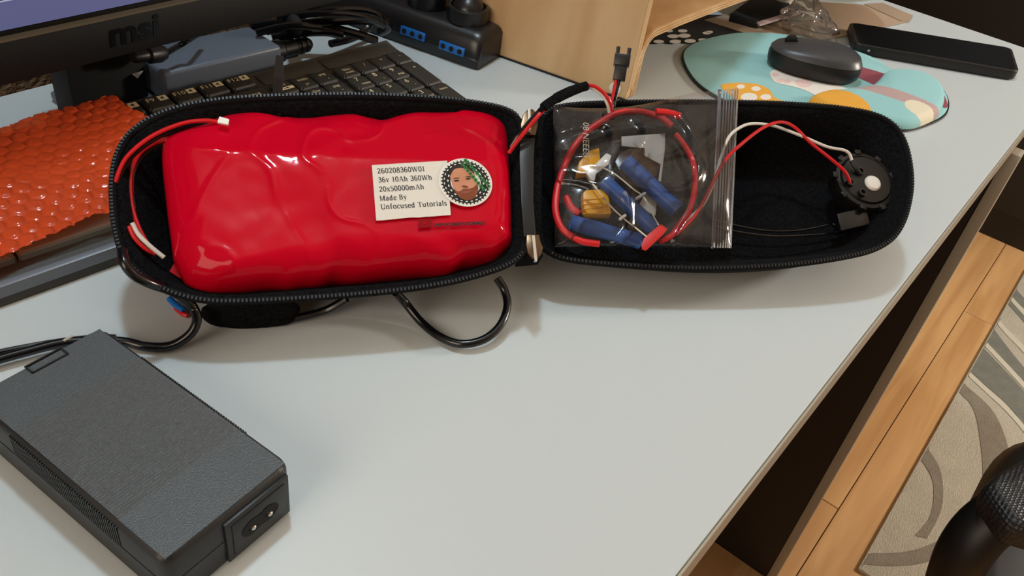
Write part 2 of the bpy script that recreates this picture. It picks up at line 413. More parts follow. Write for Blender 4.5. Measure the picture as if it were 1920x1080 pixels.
_nt.links.new(_tc.outputs['Object'], _vo.inputs['Vector']); _nt.links.new(_vo.outputs['Distance'], _bp.inputs['Height']); _nt.links.new(_bp.outputs[0], _b.inputs['Normal'])
cushion('arm_pad', po, ZZ, .028, .007, pm, chair, loops=16, dome=.006)
# the rest of the chair stands outside the frame: seat, post and star foot
sc_ = P(2260, 1160, -.36); sc_.z = -.36
sq = [sc_ + Vector((.23*math.copysign(abs(math.cos(a))**.6, math.cos(a)), .23*math.copysign(abs(math.sin(a))**.6, math.sin(a)), 0)) for a in [2*math.pi*i/48 for i in range(48)]]
cushion('seat', sq, ZZ, .07, .03, M['arm'], chair, loops=10)
lathe('gas_post', (sc_.x, sc_.y, FZ+.06), ZZ, [(.03, 0), (.03, .2), (.02, .2), (.02, .36)], M['arm'], chair)
for k in range(5):
    a = 2*math.pi*k/5+.3; e = Vector((math.cos(a), math.sin(a), 0))
    tube('foot', [Vector((sc_.x, sc_.y, FZ+.09)), Vector((sc_.x, sc_.y, FZ+.085))+e*.15, Vector((sc_.x, sc_.y, FZ+.03))+e*.3], [.022]*9+[.02]*8, M['arm'], chair)
tube('arm_support', [arm_pts[-1], sc_+Vector((-.1, .12, -.08)), sc_+Vector((0, 0, -.07))], .016, M['arm'], chair)

# ------------------------------------------------------------------ lettering
def textv(s, size, align='CENTER', bold=False):
    cu = bpy.data.curves.new('t', 'FONT'); cu.body = s; cu.size = size; cu.align_x = align; cu.align_y = 'CENTER'; cu.resolution_u = 3
    if bold: cu.offset = size*(.012 if bold is True else bold)
    o = bpy.data.objects.new('t', cu); COL.objects.link(o)
    dg = bpy.context.evaluated_depsgraph_get(); dg.update()
    me = o.evaluated_get(dg).to_mesh()
    v = [Vector(p.co) for p in me.vertices]; f = [tuple(p.vertices) for p in me.polygons]
    o.evaluated_get(dg).to_mesh_clear(); bpy.data.objects.remove(o); bpy.data.curves.remove(cu)
    return v, f
def text(name, s, size, o, eu, ew, m, parent, bold=False, align='CENTER', sx=1.0):
    v, f = textv(s, size, align, bold)
    return obj(name, [o + eu*(p.x*sx) + ew*p.y for p in v], f, m, parent, smooth=False)

# serif letters drawn as pen strokes: k = thick, t = thin
SER = {
 '0': (.56, ['k .1 .5 .13 .8 .28 1 .43 .8 .46 .5 .43 .2 .28 0 .13 .2 .1 .5']),
 '1': (.46, ['k .24 0 .24 1', 't .24 1 .1 .88', 't .08 .03 .4 .03']),
 '2': (.56, ['k .1 .78 .16 .95 .28 1 .42 .93 .44 .74 .34 .5 .1 .06', 'k .1 .05 .46 .05', 't .46 .05 .48 .2']),
 '3': (.54, ['k .1 .84 .2 .98 .34 .97 .42 .8 .36 .6 .2 .53', 'k .2 .53 .38 .46 .45 .26 .36 .05 .2 .01 .08 .14']),
 '5': (.54, ['t .14 .97 .43 .97', 't .14 .97 .12 .53', 'k .12 .53 .26 .62 .42 .5 .45 .28 .34 .05 .2 .01 .08 .13']),
 '6': (.56, ['k .42 .92 .28 1 .15 .8 .1 .45 .14 .14 .28 0 .42 .1 .46 .32 .38 .54 .26 .58 .13 .45']),
 '8': (.56, ['k .28 .54 .14 .66 .14 .88 .28 1 .42 .88 .42 .66 .28 .54 .1 .38 .12 .1 .28 0 .44 .1 .46 .38 .28 .54']),
 'W': (1.0, ['k .12 1 .3 0', 't .3 0 .5 .95', 'k .5 .95 .68 0', 't .68 0 .88 1', 't .02 .98 .24 .98', 't .76 .98 .98 .98', 't .4 .98 .58 .98']),
 'v': (.56, ['k .12 .68 .28 0', 't .28 0 .44 .68', 't .03 .67 .22 .67', 't .35 .67 .53 .67']),
 'A': (.74, ['t .12 0 .36 1', 'k .36 1 .62 0', 't .2 .34 .53 .34', 't .02 .02 .23 .02', 't .5 .02 .74 .02']),
 'h': (.62, ['k .14 0 .14 1', 'k .14 .5 .26 .67 .4 .62 .45 .45 .45 0', 't .04 .98 .14 .98', 't .03 .02 .25 .02', 't .35 .02 .56 .02']),
 'x': (.56, ['k .1 .67 .45 0', 't .45 .67 .1 0', 't .02 .67 .22 .67', 't .34 .67 .53 .67', 't .02 .01 .2 .01', 't .34 .01 .54 .01']),
 'm': (.92, ['k .14 0 .14 .67', 'k .14 .5 .26 .67 .38 .64 .43 .48 .43 0', 'k .43 .5 .56 .67 .69 .64 .74 .48 .74 0', 't .04 .66 .14 .66', 't .03 .02 .25 .02', 't .33 .02 .53 .02', 't .64 .02 .85 .02']),
 'M': (.92, ['k .16 0 .16 1', 't .16 .98 .44 .05', 'k .44 .05 .72 .98', 'k .74 0 .74 1', 't .04 .02 .28 .02', 't .62 .02 .88 .02', 't .04 .98 .18 .98', 't .7 .98 .88 .98']),
 'a': (.54, ['k .1 .52 .22 .67 .36 .62 .38 .45 .38 .1 .46 .02', 'k .38 .4 .18 .34 .1 .18 .16 .02 .28 .03 .38 .16']),
 'd': (.62, ['k .42 1 .42 .02', 'k .42 .5 .3 .67 .16 .6 .1 .34 .16 .08 .28 0 .42 .16', 't .3 .98 .42 .98', 't .42 .02 .54 .02']),
 'e': (.54, ['t .12 .38 .44 .38', 'k .44 .38 .4 .6 .27 .67 .14 .56 .1 .33 .16 .08 .3 0 .44 .12']),
 'B': (.68, ['k .16 0 .16 1', 't .05 .98 .3 .98', 'k .3 .98 .46 .92 .48 .74 .4 .58 .2 .53', 'k .2 .53 .44 .5 .54 .3 .46 .08 .3 .02', 't .05 .02 .32 .02']),
 'y': (.56, ['k .12 .68 .29 .04', 't .45 .68 .29 .04 .18 -.24 .06 -.24', 't .03 .67 .22 .67', 't .35 .67 .54 .67']),
 'U': (.74, ['k .16 1 .16 .3 .24 .06 .38 0 .52 .06 .58 .3', 't .58 .3 .58 1', 't .04 .98 .28 .98', 't .48 .98 .7 .98']),
 'n': (.62, ['k .14 0 .14 .67', 'k .14 .5 .26 .67 .4 .62 .45 .45 .45 0', 't .04 .66 .14 .66', 't .03 .02 .25 .02', 't .35 .02 .56 .02']),
 'f': (.4, ['k .16 0 .16 .76 .22 .96 .36 .97', 't .05 .66 .32 .66', 't .05 .02 .28 .02']),
 'o': (.58, ['k .1 .33 .15 .58 .29 .67 .43 .58 .48 .33 .43 .08 .29 0 .15 .08 .1 .33']),
 'c': (.5, ['k .42 .54 .3 .67 .16 .58 .1 .33 .16 .08 .28 0 .42 .1']),
 'u': (.62, ['k .14 .67 .14 .2 .2 .04 .32 .02 .44 .16', 'k .45 .67 .45 .02', 't .04 .66 .14 .66', 't .35 .66 .45 .66', 't .45 .02 .55 .02']),
 's': (.46, ['k .36 .56 .24 .67 .12 .58 .14 .42 .32 .28 .36 .12 .24 0 .09 .1']),
 'T': (.68, ['k .34 0 .34 1', 't .06 .97 .62 .97', 't .06 .97 .06 .8', 't .62 .97 .62 .8', 't .22 .02 .46 .02']),
 't': (.4, ['k .17 .88 .17 .16 .24 .02 .35 .06', 't .05 .66 .33 .66']),
 'r': (.46, ['k .14 0 .14 .67', 'k .14 .46 .24 .64 .38 .64', 't .04 .66 .14 .66', 't .03 .02 .27 .02']),
 'i': (.32, ['k .16 0 .16 .67', 'k .16 .86 .16 .97', 't .05 .66 .16 .66', 't .04 .02 .28 .02']),
 'l': (.32, ['k .16 0 .16 1', 't .05 .98 .16 .98', 't .04 .02 .28 .02']),
}
def serif(s, cap):
    parts = []; x = 0
    for ch in s:
        if ch == ' ': x += .34; continue
        w, strokes = SER[ch]
        for st in strokes:
            tk = st.split(); hw = .062 if tk[0] == 'k' else .032
            q = [float(a) for a in tk[1:]]; pts = [Vector((x+q[i], q[i+1], 0)) for i in range(0, len(q), 2)]
            if len(pts) > 2: pts = crom(pts, 4)
            v = []; f = []
            for i, p in enumerate(pts):
                t = (pts[min(i+1, len(pts)-1)]-pts[max(i-1, 0)]).normalized(); nn = Vector((-t.y, t.x, 0))
                v += [(p+nn*hw)*cap, (p-nn*hw)*cap]
            for i in range(len(pts)-1): f.append((2*i, 2*i+1, 2*i+3, 2*i+2))
            parts.append((v, f))
        x += w
    return merge(parts)

# ------------------------------------------------------------------ open bag
PL = tilted(16, -.02, 30, (640, 556), .037)
PR = tilted(14, 0.0, 28, (1350, 505), .029)
left_px = [(212, 380), (212, 340), (218, 300), (235, 264), (262, 238), (300, 217), (360, 199), (440, 188), (540, 183), (640, 181), (740, 183), (840, 189), (910, 198), (952, 209), (972, 226), (980, 260), (985, 350), (986, 440), (978, 474), (950, 497), (900, 515), (840, 530), (760, 543), (660, 553), (560, 560), (460, 565), (390, 564), (330, 551), (282, 528), (250, 502), (230, 474), (217, 425)]
right_px = [(1012, 250), (1024, 212), (1060, 200), (1130, 195), (1250, 193), (1400, 194), (1500, 198), (1580, 205), (1640, 217), (1676, 238), (1696, 272), (1706, 320), (1706, 362), (1695, 410), (1675, 444), (1640, 467), (1590, 481), (1500, 495), (1400, 502), (1300, 504), (1200, 500), (1110, 493), (1060, 486), (1030, 474), (1014, 452), (1008, 350)]
bag = empty('hard_shell_bag', P(990, 420, 0), 'open black hard-shell zip bag lying spread on the desk', 'bag')
def half(px, pl, shift, scale):
    rim = resample(crom([pl.hit(x, y) for x, y in px], 6, True), 170); N = len(rim)
    c = sum(rim, Vector((0, 0, 0)))/N
    hor = Vector((pl.w.x, pl.w.y, 0)).normalized()
    bot = [Vector((c.x+(p.x-c.x)*scale, c.y+(p.y-c.y)*scale, 0)) + hor*shift + ZZ*.0006 for p in rim]
    loops = []
    for t in (0, .15, .35, .55, .75, .9, 1.0):
        k = t if t < .9 else t
        loops.append([p.lerp(b, k) + (p-c).normalized()*.006*math.sin(math.pi*t) for p, b in zip(rim, bot)])
    v = [p for l in loops for p in l]; f = []
    for l in range(len(loops)-1):
        for i in range(N): f.append((l*N+i, l*N+(i+1) % N, (l+1)*N+(i+1) % N, (l+1)*N+i))
    f.append(tuple((len(loops)-1)*N+i for i in range(N)))
    obj('shell', v, f, M['cloth'], bag)
    inn = [p - (p-c).normalized()*.0045 for p in rim]
    fl = []
    for p, b in zip(rim, bot):
        q = p.lerp(b, .60); q = q - Vector((q.x-c.x, q.y-c.y, 0))*.06; fl.append(q)
    cf = sum(fl, Vector((0, 0, 0)))/N
    loops = [rim, inn, [a.lerp(b, .5) - (a-c).normalized()*.001 for a, b in zip(inn, fl)], [a.lerp(b, .92) for a, b in zip(inn, fl)], [b.lerp(cf, .08) for b in fl], [b.lerp(cf, .5) for b in fl]]
    v = [p for l in loops for p in l]; f = []
    for l in range(len(loops)-1):
        for i in range(N): f.append((l*N+i, l*N+(i+1) % N, (l+1)*N+(i+1) % N, (l+1)*N+i))
    v.append(cf); k = len(v)-1
    for i in range(N): f.append(((len(loops)-1)*N+i, (len(loops)-1)*N+(i+1) % N, k))
    obj('lining', v, f, M['fuzz'], bag)
    # piped rim, zipper tape and teeth
    tv, tf = tubev([p+pl.n*.0005 for p in rim], .0021, 8, True); obj('zipper_tape', tv, tf, M['cloth'], bag)
    pts = resample(rim, 300); parts = []
    for i, p in enumerate(pts):
        hx = (p-CAM).dot(_cx)/(p-CAM).dot(_fwd)*F_PX+960; hy = 540-(p-CAM).dot(_cy)/(p-CAM).dot(_fwd)*F_PX
        if 955 < hx < 1032 and 222 < hy < 474: continue
        t = (pts[(i+1) % 300]-pts[i-1]).normalized(); o = t.cross(pl.n)
        if (p-c).dot(o) < 0: o = -o
        parts.append(boxv(p + pl.n*.0024 + o*.0004, t, o, pl.n, .0011, .0018, .0009))
    tv, tf = merge(parts); tt = obj('zipper_teeth', tv, tf, M['tooth'], bag, smooth=False); tt['kind'] = 'stuff'
    return rim, c, fl, cf
rimL, cL, flL, cfL = half(left_px, PL, .042, .70)
rimR, cR, flR, cfR = half(right_px, PR, .030, .76)
# hinge between the halves
hp = [PL.hit(x, y, -.003) for x, y in ((978, 222), (1018, 216), (1014, 465), (1018, 480), (975, 484), (982, 440), (981, 260))]
prism('hinge_fabric', [hp[0], hp[1], hp[2], hp[3], hp[4], hp[5], hp[6]], -PL.n*.014, M['fuzz'], bag, smooth=False)
hs = [PL.hit(x, y, .0035) for x, y in ((974, 262), (1002, 260), (1000, 300), (999, 380), (1004, 445), (981, 446), (976, 380), (973, 300))]
hg = prism('hinge_strap', hs, PL.n*.0016, M['black'], bag, bevel=.0005); hg['label'] = 'smooth black strip along the fold'
for pts, rib in (([(976, 255), (975, 236), (980, 217), (988, 208), (998, 207), (1006, 217), (1008, 232), (1003, 256)], [(991, 206), (992, 250)]),
                 ([(986, 442), (1010, 442), (1012, 455), (1017, 466), (1014, 478), (1007, 487), (997, 486), (988, 476), (985, 462)], [(999, 443), (1004, 490)])):
    cl = prism('zipper_slider', [PL.hit(x, y, .0045) for x, y in pts], PL.n*.002, M['silver'], bag, bevel=.0006)
    cl['label'] = 'brown nickel zipper slider'
    a, b = [PL.hit(x, y, .0075) for x, y in rib]
    t = (b-a).normalized(); v, f = boxv((a+b)/2, t, t.cross(PL.n), PL.n, (b-a).length, .0018, .0026); obj('pull_ridge', v, f, M['steel'], cl, smooth=False)
# strap end sticking up behind the battery half, and the fleece strap under the near side
a = PL.hit(517, 186, .0); b = a + ZZ*.018 + G*.004; cpt = CAM + ray(523, 119)*((b-CAM).length/ray(523, 119).length*1.0)
tip = a + (cpt-a).normalized()*.026
sp = [a-ZZ*.01, a+(tip-a)*.5+RT*.0005, tip]
v = []
for p, w in zip(sp, (.0026, .0028, .0020)):
    for d1 in (-1, 1):
        for d2 in (-1, 1): v.append(p + RT*d1*w + G*d2*.0008)
f = [(0, 1, 3, 2), (8, 10, 11, 9)]
for k in (0, 4): f += [(k, k+1, k+5, k+4), (k+2, k+6, k+7, k+3), (k, k+4, k+6, k+2), (k+1, k+3, k+7, k+5)]
obj('strap_end', v, f, M['black_soft'], bag, smooth=False)
fs = [P(372, 585, .012), P(392, 606, .006), P(440, 613, .004), P(490, 612, .004), P(535, 606, .006), P(556, 590, .010), P(552, 565, .022), P(470, 562, .03), P(390, 566, .028)]
fo = resample(crom(fs, 6, True), 70)
fn = (ZZ*.8-G*.6).normalized()
cushion('fleece_strap', fo, fn, .006, .004, M['fuzz'], bag, loops=10, disp=lambda p, k: fn*(noise.noise(p*260)*.0022), inset=.8)

# ------------------------------------------------------------------ battery pack
z6 = lambda x, y: (280+x/2.743, 180+y/2.743)
bat_px = [(66, 290), (82, 258), (110, 240), (240, 185), (330, 152), (420, 125), (500, 115), (560, 120), (640, 132), (750, 133), (830, 131), (960, 115), (1040, 112), (1120, 130), (1200, 148), (1320, 125), (1430, 112), (1560, 118), (1640, 110), (1690, 97), (1760, 115), (1810, 150), (1838, 195), (1845, 300), (1850, 420), (1858, 560), (1862, 700), (1862, 765), (1830, 800), (1780, 840), (1690, 858), (1620, 872), (1560, 905), (1500, 915), (1400, 912), (1250, 925), (1130, 940), (1050, 945), (960, 942), (880, 965), (800, 972), (720, 985), (640, 982), (560, 990), (480, 1003), (380, 1016), (320, 1022), (250, 1010), (190, 975), (160, 930), (125, 860), (110, 750), (95, 640), (80, 500), (70, 400)]
OFFB = .012
battery = empty('battery_pack', P(650, 400, .02), 'lumpy battery pack in glossy red shrink film inside the open bag', 'battery')
bw0 = PL.hit(600, 292, OFFB)
def bdrop(p):
    dw = (p-bw0).dot(PL.w); return .30*(math.sqrt(dw*dw+.0022**2)+dw)/2
bo = []
for x, y in bat_px:
    p = PL.hit(*z6(x, y), OFFB-.021); d_ = .021+bdrop(p); bo.append(PL.hit(*z6(x, y), OFFB-d_) + PL.n*d_)
bo = resample(crom(bo, 5, True), 300)
lab_c = PL.hit(805, 352, OFFB)
def bump_b(p, k):
    q = p*1.0; d = min(1.0, max(0.0, ((p-lab_c).length-.034)/.02))
    drop = bdrop(p)
    a = noise.noise(q*26)*.0017 + noise.noise(q*95+Vector((4, 4, 0)))*.0004 + noise.noise(q*52+Vector((5, 2, 1)))*.0007
    rid = abs(noise.noise(q*30+Vector((1, 7, 3)))); a += (.0009*(1-rid*7)**2 if rid < .143 else 0)*.9
    return PL.n*(a*(.12+.88*d) - drop)
cushion('shrink_wrap', bo, PL.n, .05, .021, M['red_wrap'], battery, loops=62, disp=bump_b, inset=.92, side=8)
ear = [PL.hit(*z6(x, y), -.012) for x, y in ((130, 860), (105, 905), (150, 935), (185, 950))]
prism('film_corner', ear, PL.n*.0008, M['red_wrap'], battery)

z4 = lambda x, y: (680+x/6, 270+y/6)
LO = OFFB+.0016
def onb(x, y, off=0): return PL.hit(*z4(x, y), LO+off)
lp = [(103, 240), (400, 222), (700, 204), (950, 190), (970, 500), (990, 800), (900, 806), (800, 816), (700, 820), (640, 828), (540, 828), (440, 838), (340, 848), (230, 860), (152, 862), (128, 560)]
label = prism('paper_label', [onb(x, y) for x, y in lp], PL.n*.0003, M['paper'], battery); label['label'] = 'white paper label with five printed lines'
e0, e1 = onb(165, 330, .0004), onb(165, 275, .0004)
cap = (e1-e0).length
for s, a, b in (('260208360W01', (165, 332), (700, 305)), ('36v 10Ah 360Wh', (176, 432), (782, 402)), ('20x50000mAh', (186, 538), (692, 506)), ('Made By', (194, 640), (500, 620)), ('Unfocused Tutorials', (204, 735), (950, 690))):
    A, B = onb(*a, .0004), onb(*b, .0004); eu = (B-A).normalized(); ew = PL.n.cross(eu)
    v, f = serif(s, cap); w = max(p.x for p in v); sx = (B-A).length/w
    obj('printed_line', [A + eu*(p.x*sx) + ew*p.y for p in v], f, M['ink'], label, smooth=False)
# round sticker
sc0 = onb(1158, 432, .0004); sr_ = (onb(1455, 425)-onb(860, 440)).length/2
su = (onb(1400, 415)-onb(900, 447)).normalized(); sw = PL.n.cross(su)
sticker = prism('round_sticker', [sc0 + (su*math.cos(a)+sw*math.sin(a))*sr_ for a in [2*math.pi*i/64 for i in range(64)]], PL.n*.0003, M['white'], battery)
sticker['label'] = 'round white sticker with a chainring, a bearded face and a green chain'
def sp_(x, y, l): return sc0 + su*(x*sr_) + sw*(y*sr_) + PL.n*(.0003+.00008*l)
def flat(name, pts, l, m, parent=sticker, smoothn=0):
    if smoothn: pts = [(p.x, p.y) for p in crom([Vector((x, y, 0)) for x, y in pts], smoothn, True)]
    V = [sp_(x, y, l) for x, y in pts]; bm = bmesh.new(); vs = [bm.verts.new(p-sc0) for p in V]; fc = bm.faces.new(vs)
    bmesh.ops.triangulate(bm, faces=[fc]); me = bpy.data.meshes.new(name); bm.to_mesh(me); bm.free(); me.materials.append(m)
    o = bpy.data.objects.new(name, me); COL.objects.link(o); o.parent = parent; o.location = sc0 - wloc(parent); return o
def ring(name, r0, r1, l, m, teeth=0, td=0, n=144):
    v = []; f = []
    for i in range(n):
        a = 2*math.pi*i/n; k = r1 + (td*max(0, math.sin(teeth*a)) if teeth else 0)
        v += [sp_(r0*math.cos(a), r0*math.sin(a), l), sp_(k*math.cos(a), k*math.sin(a), l)]
    for i in range(n): j = (i+1) % n; f.append((2*i, 2*i+1, 2*j+1, 2*j))
    return obj(name, v, f, m, sticker, smooth=False)
ring('chainring', .57, .87, 1, M['ink'], 40, .07, 320)
for row, (rr, cnt, a_, b_) in enumerate(((.80, 26, .05, .022), (.665, 20, .05, .028))):
    parts = []
    for i in range(cnt):
        th = 2*math.pi*(i+.5*row)/cnt; c_, s_ = math.cos(th), math.sin(th)
        parts.append(([sp_(rr*c_ - s_*a_*math.cos(q) + c_*b_*math.sin(q), rr*s_ + c_*a_*math.cos(q) + s_*b_*math.sin(q), 2) for q in [math.pi*j/5 for j in range(10)]], [tuple(range(10))]))
    v, f = merge(parts); obj('ring_slots', v, f, M['white'], sticker, smooth=False)
fx = lambda x, y: ((x-1158)/297, -(y-432)/305)
flat('face', [fx(*q) for q in ((995, 330), (1000, 420), (1008, 500), (1035, 580), (1080, 635), (1140, 660), (1200, 650), (1250, 605), (1280, 530), (1285, 440), (1270, 340), (1230, 260), (1160, 225), (1080, 235), (1020, 275))], 3, M['skin'], smoothn=4)
flat('beard', [fx(*q) for q in ((1010, 505), (1050, 545), (1090, 535), (1120, 515), (1160, 518), (1210, 515), (1240, 500), (1284, 470), (1280, 540), (1250, 605), (1200, 650), (1140, 662), (1080, 635), (1035, 582))], 4, M['beard'], smoothn=3)
flat('hair', [fx(*q) for q in ((996, 345), (1000, 290), (1030, 245), (1080, 218), (1150, 210), (1215, 235), (1255, 280), (1275, 340), (1240, 300), (1190, 262), (1120, 250), (1060, 262), (1025, 300))], 4, M['hair'], smoothn=3)
flat('mouth', [fx(*q) for q in ((1080, 560), (1120, 545), (1160, 545), (1205, 535), (1170, 565), (1125, 578))], 5, M['lips'], smoothn=3)
flat('nose', [fx(*q) for q in ((1105, 490), (1125, 470), (1150, 480), (1175, 488), (1165, 508), (1135, 508))], 5, M['beard'], smoothn=3)
for q0 in ((1058, 410), (1190, 395)):
    flat('eye', [fx(q0[0]+28*math.cos(a), q0[1]+11*math.sin(a)) for a in [math.pi*j/6 for j in range(12)]], 5, M['hair'])
for q0 in (((1022, 385), (1050, 372), (1095, 372), (1095, 382), (1050, 384)), ((1155, 372), (1190, 362), (1230, 370), (1228, 380), (1190, 374))):
    flat('eyebrow', [fx(*q) for q in q0], 5, M['hair'])
for row, (a0, b0) in enumerate((((1160, 210), (1340, 540)), ((1200, 160), (1405, 505)))):
    for i in range(9):
        t = i/8; x = a0[0]+(b0[0]-a0[0])*t; y = a0[1]+(b0[1]-a0[1])*t
        cx_, cy_ = fx(x, y); rr = .075
        flat('chain_link', [(cx_+rr*math.cos(q)*(1.15 if j % 2 else .9), cy_+rr*math.sin(q)*(1.15 if j % 2 else .9)) for j, q in enumerate([math.pi*k/4 for k in range(8)])], 6, M['green'])
        flat('link_pin', [(cx_+.03*math.cos(math.pi*k/4), cy_+.03*math.sin(math.pi*k/4)) for k in range(8)], 7, M['ink'])
# small printed channel mark under the label
mk = prism('print_mark', [onb(*q, .0004) for q in ((625, 848), (772, 838), (776, 938), (628, 948))], PL.n*.0002, M['print_red'], battery)
prism('play_triangle', [onb(*q, .0008) for q in ((682, 872), (684, 908), (716, 888))], PL.n*.0001, M['red_wrap'], mk)
A, B = onb(795, 914, .0006), onb(1372, 889, .0006); eu = (B-A).normalized(); ew = PL.n.cross(eu)
v, f = textv('UNFOCUSEDTUTORIALS', cap*.85, 'LEFT', .06); w = max(p.x for p in v)
obj('channel_name', [A + eu*(p.x*(B-A).length/w) + ew*(p.y) for p in v], f, M['ink'], battery, smooth=False)

# ------------------------------------------------------------------ wires on the battery side
def wire(name, pl, pts, r, m, label=None, cat='wire', parent=None, group=None, n=8):
    o = tube(name, [pl.hit(x, y, off) for x, y, off in pts], r, m, parent, n=n, sub=6)
    if label: tag(o, label, cat, group)
    return o
wl = empty('battery_lead', PL.hit(330, 240, -.02), 'red and black lead curving along the bag rim left of the battery', 'wire')
wire('red_wire', PL, [(216, 342, .001), (236, 297, .004), (282, 257, .006), (340, 232, .007), (385, 226, .008), (412, 230, .006)], .0012, M['red_wire'], parent=wl)
wire('black_wire', PL, [(220, 346, -.001), (241, 302, .001), (286, 264, .003), (340, 240, .003), (388, 233, .003), (416, 236, .001)], .0011, M['black_gloss'], parent=wl)
wt = prism('wire_tag', [PL.hit(x, y, .010) for x, y in ((412, 221), (430, 226), (428, 236), (408, 232))], PL.n*.0015, M['white'], wl)
w2 = empty('balance_lead', PL.hit(250, 380, -.03), 'red and white lead looping down inside the bag by the battery end', 'wire')
wire('red_wire', PL, [(325, 258, .0), (290, 268, -.002), (262, 288, -.004), (247, 320, -.006), (244, 355, -.007), (249, 395, -.008), (262, 432, -.008), (279, 462, -.008)], .0014, M['red_wire'], parent=w2)
wire('grey_wire', PL, [(325, 263, -.002), (294, 274, -.004), (268, 293, -.006), (252, 323, -.008), (249, 355, -.009), (253, 392, -.010)], .0009, M['black_gloss'], parent=w2)
wire('white_wire', PL, [(248, 418, .0), (260, 440, -.002), (282, 462, -.004), (308, 483, -.006)], .0013, M['white_wire'], parent=w2)
wire('red_wire', PL, [(242, 424, .0), (252, 446, -.002), (272, 466, -.005), (292, 476, -.007)], .0012, M['red_wire'], parent=w2)
# sleeved lead over the hinge and its plug
sl = empty('sleeved_lead', PL.hit(990, 250, .0), 'red and black lead with a braided black sleeve crossing the hinge', 'wire')
wire('red_wire', PL, [(954, 287, .004), (972, 262, .010), (992, 237, .014), (1010, 216, .017), (1022, 203, .018)], .0013, M['red_wire'], parent=sl)
wire('black_wire', PL, [(958, 276, .004), (972, 254, .009), (990, 231, .013), (1006, 213, .016), (1018, 201, .018)], .0013, M['black_gloss'], parent=sl)
wire('braided_sleeve', PL, [(1012, 209, .018), (1024, 197, .019), (1044, 184, .020), (1066, 173, .020), (1084, 166, .020), (1100, 161, .020)], [.0019]*4+[.0030]*8+[.0034]*8+[.0032]*5+[.0030]*6, M['fuzz'], parent=sl, n=12)
wire('red_wire', PL, [(1098, 159, .021), (1115, 162, .021), (1132, 174, .020), (1143, 190, .018), (1147, 207, .012)], .0012, M['red_wire'], parent=sl)
wire('white_wire', PL, [(1098, 163, .019), (1113, 166, .019), (1130, 180, .018), (1139, 196, .016), (1142, 210, .011)], .0011, M['white_wire'], parent=sl)
pg = empty('plug_lead', PR.hit(1150, 200, .0), 'small black two-pin plug standing up on red and black wires', 'connector')
pb = PR.hit(1148, 205, .010); dst = (pb-CAM).length
def along(px, py, d): r = ray(px, py); return CAM + r.normalized()*d
tube('red_wire', [PR.hit(1140, 225, .006), along(1145, 196, dst-.001), along(1150, 175, dst+.001), along(1155, 150, dst+.003)], .0012, M['red_wire'], pg, sub=6)
tube('black_wire', [PR.hit(1148, 225, .005), along(1151, 196, dst), along(1156, 175, dst+.002), along(1161, 150, dst+.004)], .0012, M['black_gloss'], pg, sub=6)
c0, c1 = along(1160, 152, dst+.004), along(1170, 90, dst+.009)
ez = (c1-c0).normalized(); vx = ray(1160, 120).normalized(); ex = ez.cross(vx).normalized(); ey = ez.cross(ex)
Lc = (c1-c0).length
box('plug_body', c0+ez*Lc*.26, (.0085, .006, Lc*.5), M['black'], pg, ex, ey, ez, bevel=.0004)
box('plug_shroud', c0+ez*Lc*.62, (.0108, .0075, Lc*.34), M['black'], pg, ex, ey, ez, bevel=.0004)
box('latch', c0+ez*Lc*.62-ey*.005, (.004, .002, Lc*.3), M['black'], pg, ex, ey, ez, bevel=.0003)
for k in (-1, 1): box('prong', c0+ez*Lc*.88+ex*k*.0038, (.0026, .006, Lc*.24), M['black'], pg, ex, ey, ez, bevel=.0003)
for k in (-1, 1): box('pin', c0+ez*Lc*.82+ex*k*.0012, (.0006, .0006, Lc*.12), M['steel'], pg, ex, ey, ez)

# ------------------------------------------------------------------ zip pouch and what is in it
zc = lambda x, y: (1000+x/3.485, 170+y/3.485)
def IN(x, y, off=.008): return PR.hit(*zc(x, y), off)
def inwire(name, pts, r, m, label, off=.008, n=8, group=None, cat='wire'):
    o = tube(name, [IN(q[0], q[1], q[2] if len(q) > 2 else off) for q in pts], r, m, n=n, sub=6); return tag(o, label, cat, group)
inwire('silicone_wire', [(905, 232, .012), (840, 180, .012), (760, 150), (650, 135), (540, 152), (440, 205), (340, 280), (255, 385), (195, 515), (155, 650), (145, 780), (175, 880), (230, 940), (320, 985), (430, 1000)], .0023, M['red_thick'], 'thick red wire curving along the left inside the clear pouch', .010, 10)
inwire('silicone_wire', [(800, 138, .014), (880, 146, .014), (962, 168, .014)], .0026, M['red_thick'], 'short thick red wire end at the top of the clear pouch', .012, 10)
inwire('silicone_wire', [(930, 285), (995, 370), (1045, 475), (1058, 600), (1040, 720), (1008, 805), (945, 885), (905, 945), (830, 985)], .0021, M['red_thick'], 'thick red wire curving down the right inside the clear pouch', .008, 10)
inwire('silicone_wire', [(215, 690), (245, 760), (300, 805)], .0024, M['red_thick'], 'short red wire stub beside the lower yellow connector', .006, 10)
inwire('silicone_wire', [(200, 500), (250, 420), (330, 335), (470, 275), (640, 248), (800, 250), (930, 268), (1000, 335), (1050, 430)], .0024, M['black_soft'], 'thick black wire arching across the clear pouch', .004, 10)
def connector(px, label, d=.007):
    pts = [IN(x, y, .004) for x, y in px]; c = sum(pts, Vector((0, 0, 0)))/len(pts)
    e = empty('power_connector', c, label, 'connector', 'yellow connectors in the pouch')
    prism('housing', pts, PR.n*d, M['yellow'], e, bevel=.0007)
    return e, c
k1, _ = connector([(272, 580), (282, 500), (345, 428), (412, 408), (420, 480), (400, 520), (350, 568)], 'upper yellow power connector under the white plug in the pouch')
k2, c2 = connector([(307, 700), (325, 682), (460, 675), (478, 745), (492, 838), (345, 842), (312, 805)], 'lower squarish yellow power connector in the pouch')
